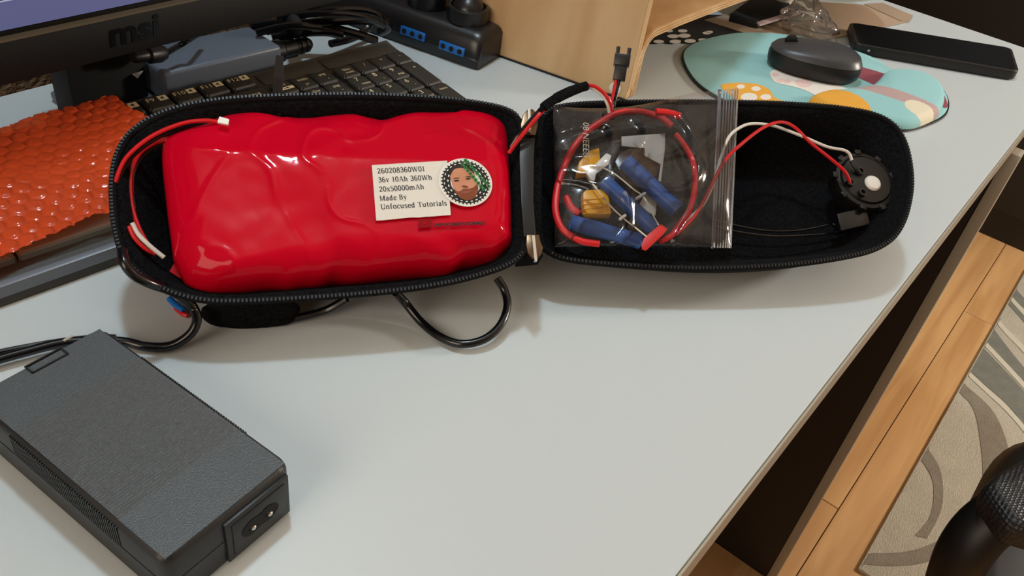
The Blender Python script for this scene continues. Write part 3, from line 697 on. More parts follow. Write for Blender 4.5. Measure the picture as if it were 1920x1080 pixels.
for dy in (-40, 40): lathe('contact', IN(455, 760+dy, .0075), (IN(500, 755+dy, .0075)-IN(455, 760+dy, .0075)), [(.0016, 0), (.0016, .009), (.0011, .009), (.0011, .006)], M['silver'], k2, n=14)
for i, y in enumerate((715, 745, 775, 805)):
    a, b = IN(325, y, .0112), IN(455, y-12, .0112); t = (b-a).normalized(); v, f = boxv((a+b)/2, t, PR.n.cross(t), PR.n, (b-a).length, .0005, .0006); obj('grip_ridge', v, f, M['yellow'], k2, smooth=False)
for nm, a, b, r, lb in (('heat_shrink_tube', (455, 590, .012), (790, 905, .009), .0052, 'blue heat-shrink tube in the middle of the clear pouch'),
                        ('heat_shrink_tube', (600, 465, .010), (940, 785, .010), .0056, 'blue heat-shrink tube at the right of the clear pouch'),
                        ('heat_shrink_tube', (245, 860, .008), (700, 985, .008), .0050, 'long blue heat-shrink tube along the bottom of the clear pouch')):
    A, B = IN(*a), IN(*b); L = (B-A).length
    o = lathe(nm, A, B-A, [(r*.86, .002), (r*.86, 0), (r, 0), (r*1.04, L*.3), (r*.97, L*.6), (r*1.02, L), (r*.86, L), (r*.86, L-.002)], M['blue_tube'], n=24)
    tag(o, lb, 'tubing', 'blue heat-shrink tubes')
def chip(name, px, off, d, m, label, cat):
    o = prism(name, [IN(x, y, off) for x, y in px], PR.n*d, m, bevel=.0003); return tag(o, label, cat)
chip('plastic_sheet', [(575, 302), (860, 282), (858, 385), (832, 600), (815, 590), (830, 485), (725, 430), (725, 380), (575, 365)], .003, .0008, M['grey_chip'], 'pale L-shaped plastic sheet in the clear pouch', 'plastic piece')
chip('smoked_plastic', [(530, 470), (560, 415), (620, 385), (723, 380), (723, 430), (826, 487), (800, 560), (700, 640), (600, 610)], .0035, .0012, M['brown_clear'], 'dark brown plastic piece behind the blue tubes', 'plastic piece')
chip('plastic_sheet', [(690, 745), (738, 662), (806, 718), (796, 820), (750, 800)], .0045, .0008, M['grey_chip'], 'small pale plastic offcut between the two blue tubes', 'plastic piece')
chip('red_tape', [(702, 1015), (720, 965), (832, 874), (876, 908), (850, 940), (735, 1048), (708, 1040)], .014, .0012, M['red_tape'], 'folded bright red tape at the bottom of the clear pouch', 'tape')
wp = empty('white_plug', IN(410, 540, .012), 'small white plug with bare leads in the clear pouch', 'connector')
prism('housing', [IN(x, y, .012) for x, y in ((338, 556), (468, 424), (502, 440), (482, 500), (402, 560), (392, 606), (364, 600))], PR.n*.0035, M['white'], wp, bevel=.0005)
for pts in ([(455, 505), (540, 550), (650, 640), (720, 695), (770, 790), (818, 880)], [(388, 608), (455, 695), (515, 765), (590, 835), (660, 890), (742, 955)]):
    tube('bare_lead', [IN(x, y, .015) for x, y in pts], .0005, M['cream'], wp, n=6, sub=5)
for (a, b) in (((668, 712), (735, 668)), ((560, 845), (606, 812))):
    A, B = IN(*a, .0155), IN(*b, .0155); L = (B-A).length
    lathe('bead', A, B-A, [(.0006, 0), (.0012, L*.1), (.0012, L*.9), (.0006, L)], M['grey_chip'], wp, n=12)

filmM, _ = film('pouch_film', 'f8f8fb', .12, .008, fres=1.40)
filmZ, _ = film('pouch_seal', 'f0f0f2', .2, .10, fres=1.5)
pouch = empty('zip_pouch', PR.hit(1210, 330, -.01), 'clear zip-lock plastic pouch full of wires lying over the right bag half', 'pouch')
C4 = [(1037, 199), (1384, 166), (1370, 465), (1040, 463)]
def sheet(name, base, bulge, amp, m, seed):
    nu, nv = 74, 62; v = []; f = []
    for j in range(nv+1):
        t = j/nv
        for i in range(nu+1):
            s = i/nu
            x = (C4[0][0]*(1-s)+C4[1][0]*s)*(1-t) + (C4[3][0]*(1-s)+C4[2][0]*s)*t
            y = (C4[0][1]*(1-s)+C4[1][1]*s)*(1-t) + (C4[3][1]*(1-s)+C4[2][1]*s)*t
            y += 14*math.sin(math.pi*min(1, s/.75))*(1-t)**4*(1 if s < .75 else 0)
            e = (4*s*(1-s))**.45*(4*t*(1-t))**.45
            q = Vector((s*3.6, t*3.2, seed)); w = noise.noise(q)*.8 + noise.noise(q*2.1)*.3
            r_ = abs(noise.noise(Vector((s*3+t*2, t*3-s*1.5, seed+4)))); w += (1.2*(1-r_*7) if r_ < .143 else 0)
            side = min(1, (1-s)/.2)
            v.append(PR.hit(x, y, base + bulge*e + amp*w*(.25+.75*min(1, e*1.3))*(.25+.75*side)))
    for j in range(nv):
        for i in range(nu):
            a = j*(nu+1)+i; f.append((a, a+1, a+nu+2, a+nu+1))
    return obj(name, v, f, m, pouch)
sheet('front_film', .007, .013, .0032, filmM, 1.0)
sheet('back_film', .0015, -.002, .0008, filmM, 8.0)
def C(s, t, off): 
    x = (C4[0][0]*(1-s)+C4[1][0]*s)*(1-t) + (C4[3][0]*(1-s)+C4[2][0]*s)*t
    y = (C4[0][1]*(1-s)+C4[1][1]*s)*(1-t) + (C4[3][1]*(1-s)+C4[2][1]*s)*t
    return PR.hit(x, y, off)
for s, r, big in ((.90, .0013, 1), (.925, .0005, 0), (.94, .0005, 0), (.955, .0005, 0), (.97, .0005, 0), (.985, .0005, 0), (.998, .0006, 0)):
    o = tube('zip_ridge', [C(s, t, .0085+.0012*math.sin(t*9)) for t in [i/12 for i in range(13)]], r, filmZ, pouch, n=6, sub=3)
A = C(.17, .10, .0135); B = C(.17, .44, .0135); eu = (B-A).normalized(); ew = PR.n.cross(eu)
text('embossed_mark', '08 NEEE8', .006, (A+B)/2+PR.n*.003, eu, ew, M['grey_chip'], pouch, sx=1.1)

# ------------------------------------------------------------------ lamp module in the right half
lm = empty('lamp_module', PR.hit(1616, 343, -.036), 'round black lamp module with a white button at the far end of the bag', 'lamp module')
lr = (PR.hit(1670, 343, -.02)-PR.hit(1564, 343, -.02)).length/2
lb = PR.hit(1617, 343, -.013)
lathe('housing', lb-PR.n*.008, PR.n, [(lr*.98, 0), (lr, .010), (lr*.97, .012), (lr*.86, .0125), (lr*.84, .0115), (lr*.8, .0135), (lr*.4, .0145), (0.0001, .0145)], M['black'], lm, n=48)
for k in range(9):
    a = 2*math.pi*k/9+.2; e = PR.u*math.cos(a)+PR.w*math.sin(a); g = PR.n.cross(e)
    box('lug', lb+e*lr*1.0+PR.n*.002, (.004, .005, .006), M['black'], lm, e, g, PR.n, bevel=.0006)
bp_ = PR.hit(1637, 343, -.0055)
bt = lathe('button', bp_-PR.n*.003, PR.n, [(.0062, 0), (.0062, .003), (.0052, .0042), (.003, .0046), (.0001, .0047)], M['white'], lm, n=24); bt['label'] = 'small white round button'
for px in ((1593, 343), (1612, 322), (1616, 362)):
    b_ = PR.hit(px[0], px[1], -.006); lathe('terminal', b_-PR.n*.004, PR.n, [(.003, 0), (.003, .006), (.0018, .006), (.0018, .004)], M['black'], lm, n=14)
wire('lamp_wire', PR, [(1268, 440, .006), (1305, 402, .008), (1335, 345, .010), (1360, 300, .013), (1388, 272, .016), (1430, 240, .012), (1464, 229, .008), (1490, 239, .002), (1520, 268, .002), (1560, 300, .002), (1584, 322, .0), (1594, 343, -.005)], .0012, M['red_wire'], 'red lamp wire arching from the pouch to the lamp module')
ww_ = empty('lamp_wire', PR.hit(1450, 236, -.01), 'white lamp wire arching from the pouch to the lamp module', 'wire')
wire('insulation', PR, [(1278, 420, .006), (1318, 384, .007), (1340, 335, .009), (1352, 295, .011), (1366, 258, .013), (1386, 240, .012), (1410, 232, .006), (1450, 236, .001), (1500, 254, .001), (1550, 275, .001), (1580, 281, .001), (1592, 288, .0), (1597, 301, -.002)], .0011, M['white_wire'], parent=ww_)
wire('black_tip', PR, [(1597, 301, -.002), (1604, 314, -.003), (1613, 326, -.005)], .0016, M['black'], parent=ww_)
tb = prism('switch_box', [PR.hit(x, y, -.020) for x, y in ((1559, 410), (1612, 397), (1621, 429), (1566, 442))], PR.n*.008, M['black_gloss'], bevel=.0006)
tag(tb, 'small glossy black box beside the round lamp module', 'box')
wire('thin_cable', PR, [(1340, 412, -.02), (1385, 424, -.021), (1440, 433, -.022), (1500, 432, -.023), (1560, 420, -.023)], .0009, M['black_gloss'], 'upper thin black cable along the bag floor to the small box', 'cable')
wire('thin_cable', PR, [(1340, 424, -.014), (1385, 435, -.015), (1450, 443, -.016), (1520, 441, -.019), (1566, 437, -.022)], .0009, M['black_gloss'], 'lower thin black cable along the bag floor to the small box', 'cable')

# ------------------------------------------------------------------ charger
cT = P(545, 868, .034); eL = Vector((.085, -.9964, 0)).normalized(); eW = Vector((-eL.y, eL.x, 0))
CL, CW, CHh = .137, .0675, .034
cc = cT - eL*(CL/2) - eW*(CW/2); cc.z = 0
charger = empty('charger', cc, 'black textured power supply brick with a ribbed top at the desk front', 'charger')
def cpt_(l, w, z): return Vector((cc.x, cc.y, 0)) + eL*l + eW*w + ZZ*z
def rrect(L, W, r, z, n=5):
    out = []
    for sx, sy, a0 in ((1, 1, 0), (-1, 1, 90), (-1, -1, 180), (1, -1, 270)):
        for i in range(n+1):
            a = math.radians(a0+90*i/n); out.append(cpt_(sx*(L/2-r)+r*math.cos(a), sy*(W/2-r)+r*math.sin(a), z))
    return out
def stack(name, loops, m, parent):
    N = len(loops[0]); v = [p for l in loops for p in l]; f = [tuple(range(N-1, -1, -1)), tuple((len(loops)-1)*N+i for i in range(N))]
    for l in range(len(loops)-1):
        for i in range(N): f.append((l*N+i, l*N+(i+1) % N, (l+1)*N+(i+1) % N, (l+1)*N+i))
    return obj(name, v, f, m, parent, smooth='angle')
stack('lower_shell', [rrect(CL-.004, CW-.004, .005, .001), rrect(CL, CW, .006, .003), rrect(CL+.0012, CW+.0012, .006, .018), rrect(CL+.0012, CW+.0012, .006, .0185)], M['charger_side'], charger)
stack('upper_shell', [rrect(CL+.0008, CW+.0008, .006, .0187), rrect(CL+.0006, CW+.0006, .006, .0305), rrect(CL-.001, CW-.001, .006, .0330), rrect(CL-.003, CW-.003, .0055, .0338)], M['charger_side'], charger)
# ribbed top plate
N1 = 44; rows = []
a0, a1 = -CL/2+.033, CL/2-.031
ls = [-CL/2+.0022, -CL/2+.004]; k = 0
pts_l = [-CL/2+.0018, a0]; zl = [0, 0]
for i in range(N1):
    s0 = a0+(a1-a0)*i/N1; st = (a1-a0)/N1
    pts_l += [s0+st*.1, s0+st*.3, s0+st*.7, s0+st*.9]; zl += [0, .00038, .00038, 0]
pts_l += [a1, CL/2-.0018]; zl += [0, 0]
v = []; f = []; ws = [-(CW/2-.0018), -(CW/2-.004), CW/2-.004, CW/2-.0018]
for l, z in zip(pts_l, zl):
    for w in ws: v.append(cpt_(l, w, .0340+z))
for i in range(len(pts_l)-1):
    for j in range(3): a = i*4+j; f.append((a, a+1, a+5, a+4))
obj('ribbed_top', v, f, M['charger'], charger, smooth=False)
parts = []
for i in range(N1+2):
    s0 = a0+(a1-a0)*(i-.5)/N1; parts.append(boxv(cpt_(s0, -(CW/2+.0002), .0255), eL, eW, ZZ, (a1-a0)/N1*.5, .0010, .013))
    parts.append(boxv(cpt_(s0, (CW/2+.0002), .0255), eL, eW, ZZ, (a1-a0)/N1*.5, .0010, .013))
v, f = merge(parts); o = obj('side_ribs', v, f, M['charger_side'], charger, smooth=False); o['kind'] = 'stuff'
# indicator window frame near the back
wv = P(88, 676, .0342); wu, ww = (P(130, 655, .0342)-P(50, 698, .0342)), None
wd = wu.normalized(); wn = ZZ.cross(wd)
for dx, dy, sx, sy in ((0, .0030, .0185, .0008), (0, -.0030, .0185, .0008), (.0090, 0, .0008, .0066), (-.0090, 0, .0008, .0066)):
    box('window_frame', wv+wd*dx+wn*dy, (sx, sy, .0010), M['charger_side'], charger, wd, wn, ZZ)
box('indicator_light', P(128, 634, .0342), (.005, .0012, .0006), M['grey_chip'], charger, wd, wn, ZZ)
# mains inlet on the front end
fc = cpt_(CL/2+.0006, .0125, .0165)
inl = box('mains_inlet', fc, (.0024, .036, .027), M['charger_side'], charger, eL, eW, ZZ, bevel=.0006)
box('inlet_frame', fc+eL*.0012, (.0012, .030, .021), M['black'], inl, eL, eW, ZZ, bevel=.0004)
fig = []
for i in range(40):
    a = 2*math.pi*i/40; x = math.cos(a)*.0105; y = math.sin(a)*.0058*(1-.32*math.exp(-(x/.0032)**2)); fig.append(fc+eL*.0018+eW*x+ZZ*y)
prism('inlet_recess', fig, eL*.0003, M['hole'], inl)
for s in (-1, 1): lathe('inlet_pin', fc+eL*.0015+eW*(s*.0048), eL, [(.0013, 0), (.0013, .0016), (.0008, .002)], M['steel'], inl, n=12)
# output cable round to the bag
cab = tube('charger_cable', [P(-160, 715, .006), P(-60, 690, .006), P(40, 662, .006), P(130, 641, .006), P(225, 640, .004), P(275, 650, .003), P(322, 648, .004), P(358, 625, .010), P(369, 595, .018), P(355, 567, .027), P(322, 546, .036), P(285, 533, .045), P(253, 517, .052), P(234, 494, .058), P(229, 470, .060)], .0027, M['black_gloss'], n=12)
tag(cab, 'glossy black cable behind the charger curling up to the bag end', 'cable')
for s, px0, px1 in (('300V', (350, 556), (366, 585)),):
    A, B = P(*px0, .0300), P(*px1, .0215); eu = (B-A).normalized(); vw = -ray(355, 567).normalized(); ew = vw.cross(eu).normalized()
    text('cable_print', s, .0042, (A+B)/2+vw*.0022, eu, ew, M['white_wire'], cab, sx=1.0)
c2_ = tube('charger_cable', [P(-160, 690, .004), P(-60, 672, .004), P(40, 652, .004), P(110, 640, .004), P(180, 632, .006), P(215, 632, .010)], .0016, M['black_gloss'], n=8)
tag(c2_, 'thin black cord leaving the back of the charger to the left', 'cable')
bs = tube('cable_sleeve', [P(318, 560, .004), P(330, 572, .004), P(345, 583, .004)], .0019, M['blue'], n=10); tag(bs, 'short blue insulated wire end in the loop of the charger cable', 'wire')
rs = tube('cable_sleeve', [P(330, 578, .0025), P(342, 588, .0025), P(352, 592, .0025)], .0015, M['red_wire'], n=10); tag(rs, 'short red insulated wire end below the blue one', 'wire')
lp_ = tube('loop_cable', [P(742, 548, .022), P(760, 568, .012), P(790, 604, .005), P(826, 632, .004), P(866, 645, .005), P(908, 636, .007), P(938, 610, .010), P(951, 575, .014), P(946, 545, .019), P(932, 522, .025)], .0026, M['black_gloss'], n=12)
tag(lp_, 'glossy black cable loop sticking out under the bag near the hinge', 'cable')
l2 = tube('loop_cable', [P(545, 598, .004), P(575, 592, .006), P(615, 580, .010), P(650, 560, .018)], .0024, M['black_gloss'], n=10)
tag(l2, 'short black cable end beside the fleece strap under the battery', 'cable')

# ------------------------------------------------------------------ keyboard
KR, KT, U = -.085, .1, .01905
ko = P(651, 132, .028)
kx = Vector((math.cos(KR), math.sin(KR), 0)); kyh = Vector((math.sin(KR), -math.cos(KR), 0))
ky = (kyh*math.cos(KT) - ZZ*math.sin(KT)).normalized(); kn = ky.cross(kx); kn = kn if kn.z > 0 else -kn
RP = 1.045
def kp(u, v, h=0.0): return ko + kx*((u-19)*U) + ky*(v*U) + kn*h
keyboard = empty('keyboard', kp(11, 2, -.025), 'full-size black keyboard with cream legends behind the battery bag', 'keyboard')
KH = -.0052   # deck below key tops
U0, U1, V0, V1 = -.45, 22.72, -1.95, 5.62
def ground(p, z=.0012): return Vector((p.x, p.y, z))
prof = [(V0, KH-.004), (V0+.12, KH+.001), (V0+.8, KH), (4.85, KH), (5.1, KH+.0005), (5.5, KH-.0005), (V1, KH-.0025)]
v = []; f = []
for u in (U0, U1):
    for vv, h in prof: v.append(kp(u, vv, h))
    v.append(ground(kp(u, V1+.08, -.012))); v.append(ground(kp(u, V0-.02, -.02)))
n_ = len(prof)+2
for i in range(n_): f.append((i, (i+1) % n_, n_+(i+1) % n_, n_+i))
f += [tuple(range(n_)), tuple(range(2*n_-1, n_-1, -1))]
obj('deck', v, f, M['kbd'], keyboard, smooth=False)
v, f = boxv((kp(U0+.05, 5.52, -.0085)+kp(U1-.05, 5.52, -.0085))/2 , kx, ky, kn, (U1-U0-.1)*U, .0055, .0105)
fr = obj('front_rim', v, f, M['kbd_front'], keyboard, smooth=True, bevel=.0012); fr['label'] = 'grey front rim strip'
KEYMESH = {}
def key(u, v_, w=1.0, h=1.0, leg=None, m='key'):
    kk = (round(w, 2), round(h, 2), m)
    if kk not in KEYMESH:
        W, Hh = w*U-.0012, h*U*RP-.0012; t = .0022
        vs = []
        for (dx, dy, z) in ((0, 0, -.0052), (.0002, .0002, -.0016), (t*.6, t*.5, -.0003), (t, t, 0)):
            for sx, sy in ((-1, -1), (1, -1), (1, 1), (-1, 1)): vs.append(Vector((sx*(W/2-dx), sy*(Hh/2-dy), z)))
        fs = [(12, 13, 14, 15)]
        for l in range(3):
            for i in range(4): fs.append((l*4+i, l*4+(i+1) % 4, (l+1)*4+(i+1) % 4, (l+1)*4+i))
        me = bpy.data.meshes.new('key'); me.from_pydata(vs, [], fs); me.update()
        bm = bmesh.new(); bm.from_mesh(me); bmesh.ops.recalc_face_normals(bm, faces=bm.faces)
        bmesh.ops.bevel(bm, geom=[e for e in bm.edges if abs(e.verts[0].co.z-e.verts[1].co.z) > .0001], offset=.0011, segments=2, affect='EDGES')
        bm.to_mesh(me); bm.free(); me.materials.append(M[m]); KEYMESH[kk] = me
    o = bpy.data.objects.new('key', KEYMESH[kk]); COL.objects.link(o); o.parent = keyboard
    c = kp(u, v_); rot = Matrix((kx, -ky, kn)).transposed()
    o.rotation_euler = rot.to_euler(); o.location = c - keyboard.location
    for s, dx, dy, size in (leg or []):
        tv, tf = textv(s, size); me = bpy.data.meshes.new('legend'); me.from_pydata([(p.x+dx*U, p.y+dy*U, .0002) for p in tv], [], tf); me.materials.append(M['legend'])
        l = bpy.data.objects.new('legend', me); COL.objects.link(l); l.parent = o
    return o
def icon(o, dx, dy, w, h):
    me = bpy.data.meshes.new('legend'); me.from_pydata([((dx+a*w)*U, (dy+b*h)*U, .0002) for a, b in ((-.5, -.5), (.5, -.5), (.5, .5), (-.5, .5))], [], [(0, 1, 2, 3)]); me.materials.append(M['legend'])
    l = bpy.data.objects.new('legend', me); COL.objects.link(l); l.parent = o
    me = bpy.data.meshes.new('legend'); me.from_pydata([((dx+a*w)*U, (dy+b*h)*U, .0003) for a, b in ((-.25, -.12), (-.1, -.12), (.1, -.34), (.1, .34), (-.1, .12), (-.25, .12))], [], [(0, 1, 2, 3, 4, 5)]); me.materials.append(M['key'])
    l = bpy.data.objects.new('legend', me); COL.objects.link(l); l.parent = o
key(.3, -1.2, 1.1, .9, [('esc', 0, .1, .005)])
for i in range(12):
    u = 1.1+1.204*i
    o = key(u, -1.2, 1.15, .98, [('F%d' % (i+1), -.22, .12, .0068)])
    icon(o, .28, .12, .36, .34)
num = ['1', '2', '3', '4', '5', '6', '7', '8', '9', '0', "'", 'ì']; upn = ['!', '"', '£', '$', '%', '&', '/', '(', ')', '=', '?', '^']
key(.5, 0, 1, 1, [('\\', -.2, -.2, .006), ('|', -.2, .2, .006)])
for i in range(12): key(1.5+i, 0, 1, 1, [(num[i], -.15, -.2, .0058), (upn[i], -.15, .2, .0058)])
key(14.0, 0, 2, 1, [('backspace', 0, .02, .0054)])
key(.75, RP, 1.5, 1, [('tab', 0, 0, .005)])
for i, ch in enumerate('QWERTYUIOPè+'): key(2+i, RP, 1, 1, [(ch, -.15, .15, .0062)])
key(.875, 2*RP, 1.75, 1)
for i, ch in enumerate('ASDFGHJKLòàù'): key(2.25+i, 2*RP, 1, 1, [(ch, -.15, .15, .0062)])
key(14.4, 1.5*RP, 1.2, 2, [('invio', 0, .3, .005)])
key(.625, 3*RP, 1.25, 1)
for i, ch in enumerate('<ZXCVBNM,.-'): key(1.75+i, 3*RP, 1, 1, [(ch, -.15, .15, .0062)])
key(13.6, 3*RP, 2.75, 1)
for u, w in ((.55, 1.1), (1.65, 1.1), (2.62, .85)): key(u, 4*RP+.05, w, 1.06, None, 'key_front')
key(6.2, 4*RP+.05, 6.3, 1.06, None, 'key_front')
for u in (10.0, 11.25, 12.5, 14.0): key(u, 4*RP+.05, 1.2, 1.06)
for r, row in enumerate(((('ins', 15.75), ('inizio', 16.75), ('pag', 17.75)), (('canc', 15.75), ('fine', 16.75), ('pag', 17.75)))):
    for s, u in row:
        L = [(s, 0, .18, .0046)]
        if s == 'inizio': L.append(('|<', 0, -.22, .0045))
        if s == 'pag': L.append(('▴' if r == 0 else '▾', .1, -.2, .0045))
        o = key(u, r*RP, 1, 1, L)
        if s == 'ins': icon(o, .05, -.12, .62, .2)
key(16.75, 3*RP, 1, 1)
for u in (15.75, 16.75, 17.75): key(u, 4*RP, 1, 1)
for s, u in (('bloc', 19), ('/', 20), ('*', 21), ('-', 22.05)):
    L = [(s, .02, .08, .0046 if s == 'bloc' else .0062)]
    if s == 'bloc': L.append(('num', .02, -.16, .0046))
    key(u, 0, 1, 1, L)
pad = (('7', 'inizio', 19, 1), ('8', '▴', 20, 1), ('9', 'pag▴', 21, 1), ('4', '◂', 19, 2), ('5', '', 20, 2), ('6', '▸', 21, 2), ('1', 'fine', 19, 3), ('2', '▾', 20, 3), ('3', 'pag▾', 21, 3))
for s, s2, u, r in pad:
    L = [(s, -.1, .22, .0075)]
    if s2: L.append((s2, .12, -.18, .0042))
    key(u, r*RP, 1, 1, L)
key(22.05, 1.5*RP, 1, 2, [('+', 0, .5, .0062)])
key(22.05, 3.5*RP, 1, 2, [('invio', 0, .55, .0046)])
key(19.5, 4*RP, 2, 1, [('0', -.4, .2, .007)]); key(21, 4*RP, 1, 1, [('.', -.1, .2, .007)])
# indicator deck outline and status window
for u0, u1 in ((15.3, 18.35), (18.55, 22.5)):
    pts = [kp(u0, -1.62, KH+.0005), kp(u1, -1.62, KH+.0005), kp(u1+.05, -.72, KH+.0005), kp(u0+.05, -.72, KH+.0005)]
    prism('status_panel', pts, kn*.0006, M['kbd'], keyboard, bevel=.0003)

# ------------------------------------------------------------------ orange bubble wrap over the keyboard
def KW(px, py, h): 
    d = ray(px, py); t = (ko+kn*h-CAM).dot(kn)/d.dot(kn); return CAM+d*t
wrap_px = [(0, 241), (60, 217), (110, 203), (205, 178), (238, 199), (284, 230), (250, 300), (216, 391), (170, 406), (100, 436), (50, 456), (0, 479), (-90, 520), (-170, 556), (-210, 420), (-190, 310), (-100, 275)]
wo_ = resample(crom([KW(x, y, .010) for x, y in wrap_px], 6, True), 220)
cw = sum(wo_, Vector((0, 0, 0)))/len(wo_)
pu, pv = .0102, .0088
def bub(p):
    q = p-cw; x, y = q.dot(kx), -q.dot(ky)
    x += .0012*noise.noise(p*40); y += .0012*noise.noise(p*40+Vector((3, 3, 3)))
    r = round(y/pv); xx = x - (.5*pu if r % 2 else 0); d = math.hypot(xx-round(xx/pu)*pu, y-r*pv)
    b = math.sqrt(max(0, 1-(d/.0046)**2))
    return b
def bagw(p): return .0028*noise.noise(p*22+Vector((2, 0, 1))) + .0009*noise.noise(p*90) + .0006*noise.noise(p*240)*max(0, noise.noise(p*16+Vector((0, 4, 4)))+.3)
v = []; f = []; idx = {}
us = [w for w in wo_]; x0 = min((p-cw).dot(kx) for p in us); x1 = max((p-cw).dot(kx) for p in us); y0 = min(-(p-cw).dot(ky) for p in us); y1 = max(-(p-cw).dot(ky) for p in us)
poly = [((p-cw).dot(kx), -(p-cw).dot(ky)) for p in wo_]
st = .00085
nx, ny = int((x1-x0)/st)+1, int((y1-y0)/st)+1
pxs = np.array([p[0] for p in poly]); pys = np.array([p[1] for p in poly])
gx, gy = np.meshgrid(x0+st*np.arange(nx), y0+st*np.arange(ny))
ins = np.zeros(gx.shape, bool); j = len(poly)-1
for i in range(len(poly)):
    cnd = ((pys[i] > gy) != (pys[j] > gy)) & (gx < (pxs[j]-pxs[i])*(gy-pys[i])/(pys[j]-pys[i]+1e-12)+pxs[i]); ins ^= cnd; j = i
sk = [3, 0]
for jj in range(ny):
    for ii in range(nx):
        if ins[jj, ii]:
            p = cw + kx*gx[jj, ii] - ky*gy[jj, ii]
            crush = .55+.45*noise.noise(p*30+Vector((7, 7, 0)))
            idx[(jj, ii)] = len(v); v.append(p + kn*(bagw(p) + .0017*min(1.0, 1.5*bub(p))*max(.35, crush) - .001))
for (jj, ii), a in idx.items():
    b, c_, d = idx.get((jj, ii+1)), idx.get((jj+1, ii+1)), idx.get((jj+1, ii))
    if b is not None and c_ is not None and d is not None: f.append((a, b, c_, d))
om = bpy.data.materials.new('orange_bubble_film'); om.use_nodes = True; nt = om.node_tree; b_ = nt.nodes['Principled BSDF']
b_.inputs['Base Color'].default_value = lin('ea5a30'); b_.inputs['Roughness'].default_value = .12; b_.inputs['Coat Weight'].default_value = .0
tr = nt.nodes.new('ShaderNodeBsdfTransparent'); tr.inputs[0].default_value = lin('f07040')
mx = nt.nodes.new('ShaderNodeMixShader'); mx.inputs[0].default_value = .64
nt.links.new(tr.outputs[0], mx.inputs[1]); nt.links.new(b_.outputs[0], mx.inputs[2]); nt.links.new(mx.outputs[0], nt.nodes['Material Output'].inputs[0])
bw = obj('bubble_wrap', v, f, om); tag(bw, 'orange-red bubble wrap sheet draped over the keyboard', 'bubble wrap')

# ------------------------------------------------------------------ monitor
MY = .515
monitor = empty('monitor', (.24, .6, 0), 'black desktop monitor with a lit lavender screen behind the keyboard', 'monitor')
MX0, MX1, MZ0, MZ1 = -.06, .49, .0845, .42
box('back_shell', ((MX0+MX1)/2, MY+.022, (MZ0+MZ1)/2+.002), (MX1-MX0-.004, .036, MZ1-MZ0-.004), M['black'], monitor, bevel=.006)
bz = box('bottom_bezel', ((MX0+MX1)/2, MY+.003, MZ0+.0135), (MX1-MX0, .008, .027), M['bezel'], monitor, bevel=.0012)
box('bezel_lip', ((MX0+MX1)/2, MY+.0005, MZ0+.0272), (MX1-MX0-.01, .006, .0012), M['gold_edge'], monitor)
for x in (MX0+.004, MX1-.004): box('side_bezel', (x, MY+.003, (MZ0+MZ1)/2+.013), (.008, .008, MZ1-MZ0-.026), M['bezel'], monitor)
box('top_bezel', ((MX0+MX1)/2, MY+.003, MZ1-.004), (MX1-MX0-.016, .008, .008), M['bezel'], monitor)
scn = box('screen', ((MX0+MX1)/2, MY+.0045, (MZ0+MZ1)/2+.0115), (MX1-MX0-.016, .004, MZ1-MZ0-.039), M['black_gloss'], monitor)
zs = MZ0+.0316
def onscreen(name, xa, xb, za, zb, m, d): box(name, ((xa+xb)/2, MY+.0025-d, (za+zb)/2), (xb-xa, .0004, zb-za), m, scn)
onscreen('screen_bar', MX0+.009, MX1-.009, zs, zs+.0165, M['screen'], 0)
onscreen('screen_line', MX0+.009, MX1-.009, zs+.0165, zs+.0173, M['screen_line'], .0001)
onscreen('screen_window', MX0+.009, MX1-.009, zs+.0173, MZ1-.009, M['screen_dark'], 0)
v, f = textv('msi', .0235, 'CENTER', .03)
lc = P(250, 62, .0965); lx = lc.x*.0+.2755
obj('logo', [Vector((.2755+p.x*1.14+p.y*.08, MY-.0014, MZ0+.0150+p.y*.95)) for p in v], f, M['black_gloss'], bz, smooth=False)
# stand
box('stand_column', (.29, .605, .075), (.062, .03, .15), M['black_soft'], monitor, bevel=.003)
box('stand_neck', (.29, .575, .15), (.06, .06, .06), M['black_soft'], monitor, bevel=.004)
sb = [(.262, .565), (.275, .556), (.345, .556), (.352, .565), (.345, .64), (.265, .64)]
prism('stand_base', [(x, y, .001) for x, y in sb], (0, 0, .007), M['brick'], monitor, bevel=.002)

# ------------------------------------------------------------------ adapter brick, cables, power strip
br = empty('adapter_brick', (.385, .605, 0), 'dark grey power adapter brick lying behind the keyboard', 'adapter')
AB = [P(306, 138, .036), P(528, 86, .036), P(488, 54, .036), P(300, 98, .036)]
ex = (AB[1]-AB[0]).normalized(); ey = ZZ.cross(ex)
bc = (AB[0]+AB[1])/2 + ey*.025; Lb = (AB[1]-AB[0]).length
box('case', (bc.x, bc.y, .0225), (Lb, .050, .027), M['brick'], br, ex, ey, ZZ, bevel=.003, seg=3)
box('foot_pad', (bc.x, bc.y, .0055), (Lb*.92, .044, .010), M['black'], br, ex, ey, ZZ, bevel=.002)
lathe('socket_collar', Vector((bc.x, bc.y, .022))+ex*(Lb/2-.001)-ey*.006, ex, [(.010, 0), (.010, .012), (.0085, .014), (.0085, .026), (.0065, .028), (.0065, .031), (.0075, .031), (.0075, .034), (.006, .034), (.006, .037), (.007, .037), (.007, .040), (.004, .044)], M['black'], br, n=16)
pl0, pl1 = P(248, 108, .055), P(315, 98, .05)
jk = empty('jack_plug', P(280, 105, .02), 'black barrel plug resting on the adapter brick beside the monitor stand', 'connector')
lathe('grip', pl0, pl1-pl0, [(.0035, 0), (.0045, .002), (.0048, .012), (.0065, .014), (.0068, .024), (.0050, .029), (.002, .031)], M['black'], jk, n=18)
tube('cord', [pl1, P(335, 86, .052), P(352, 76, .055), P(375, 62, .05)], .0022, M['black_gloss'], jk)
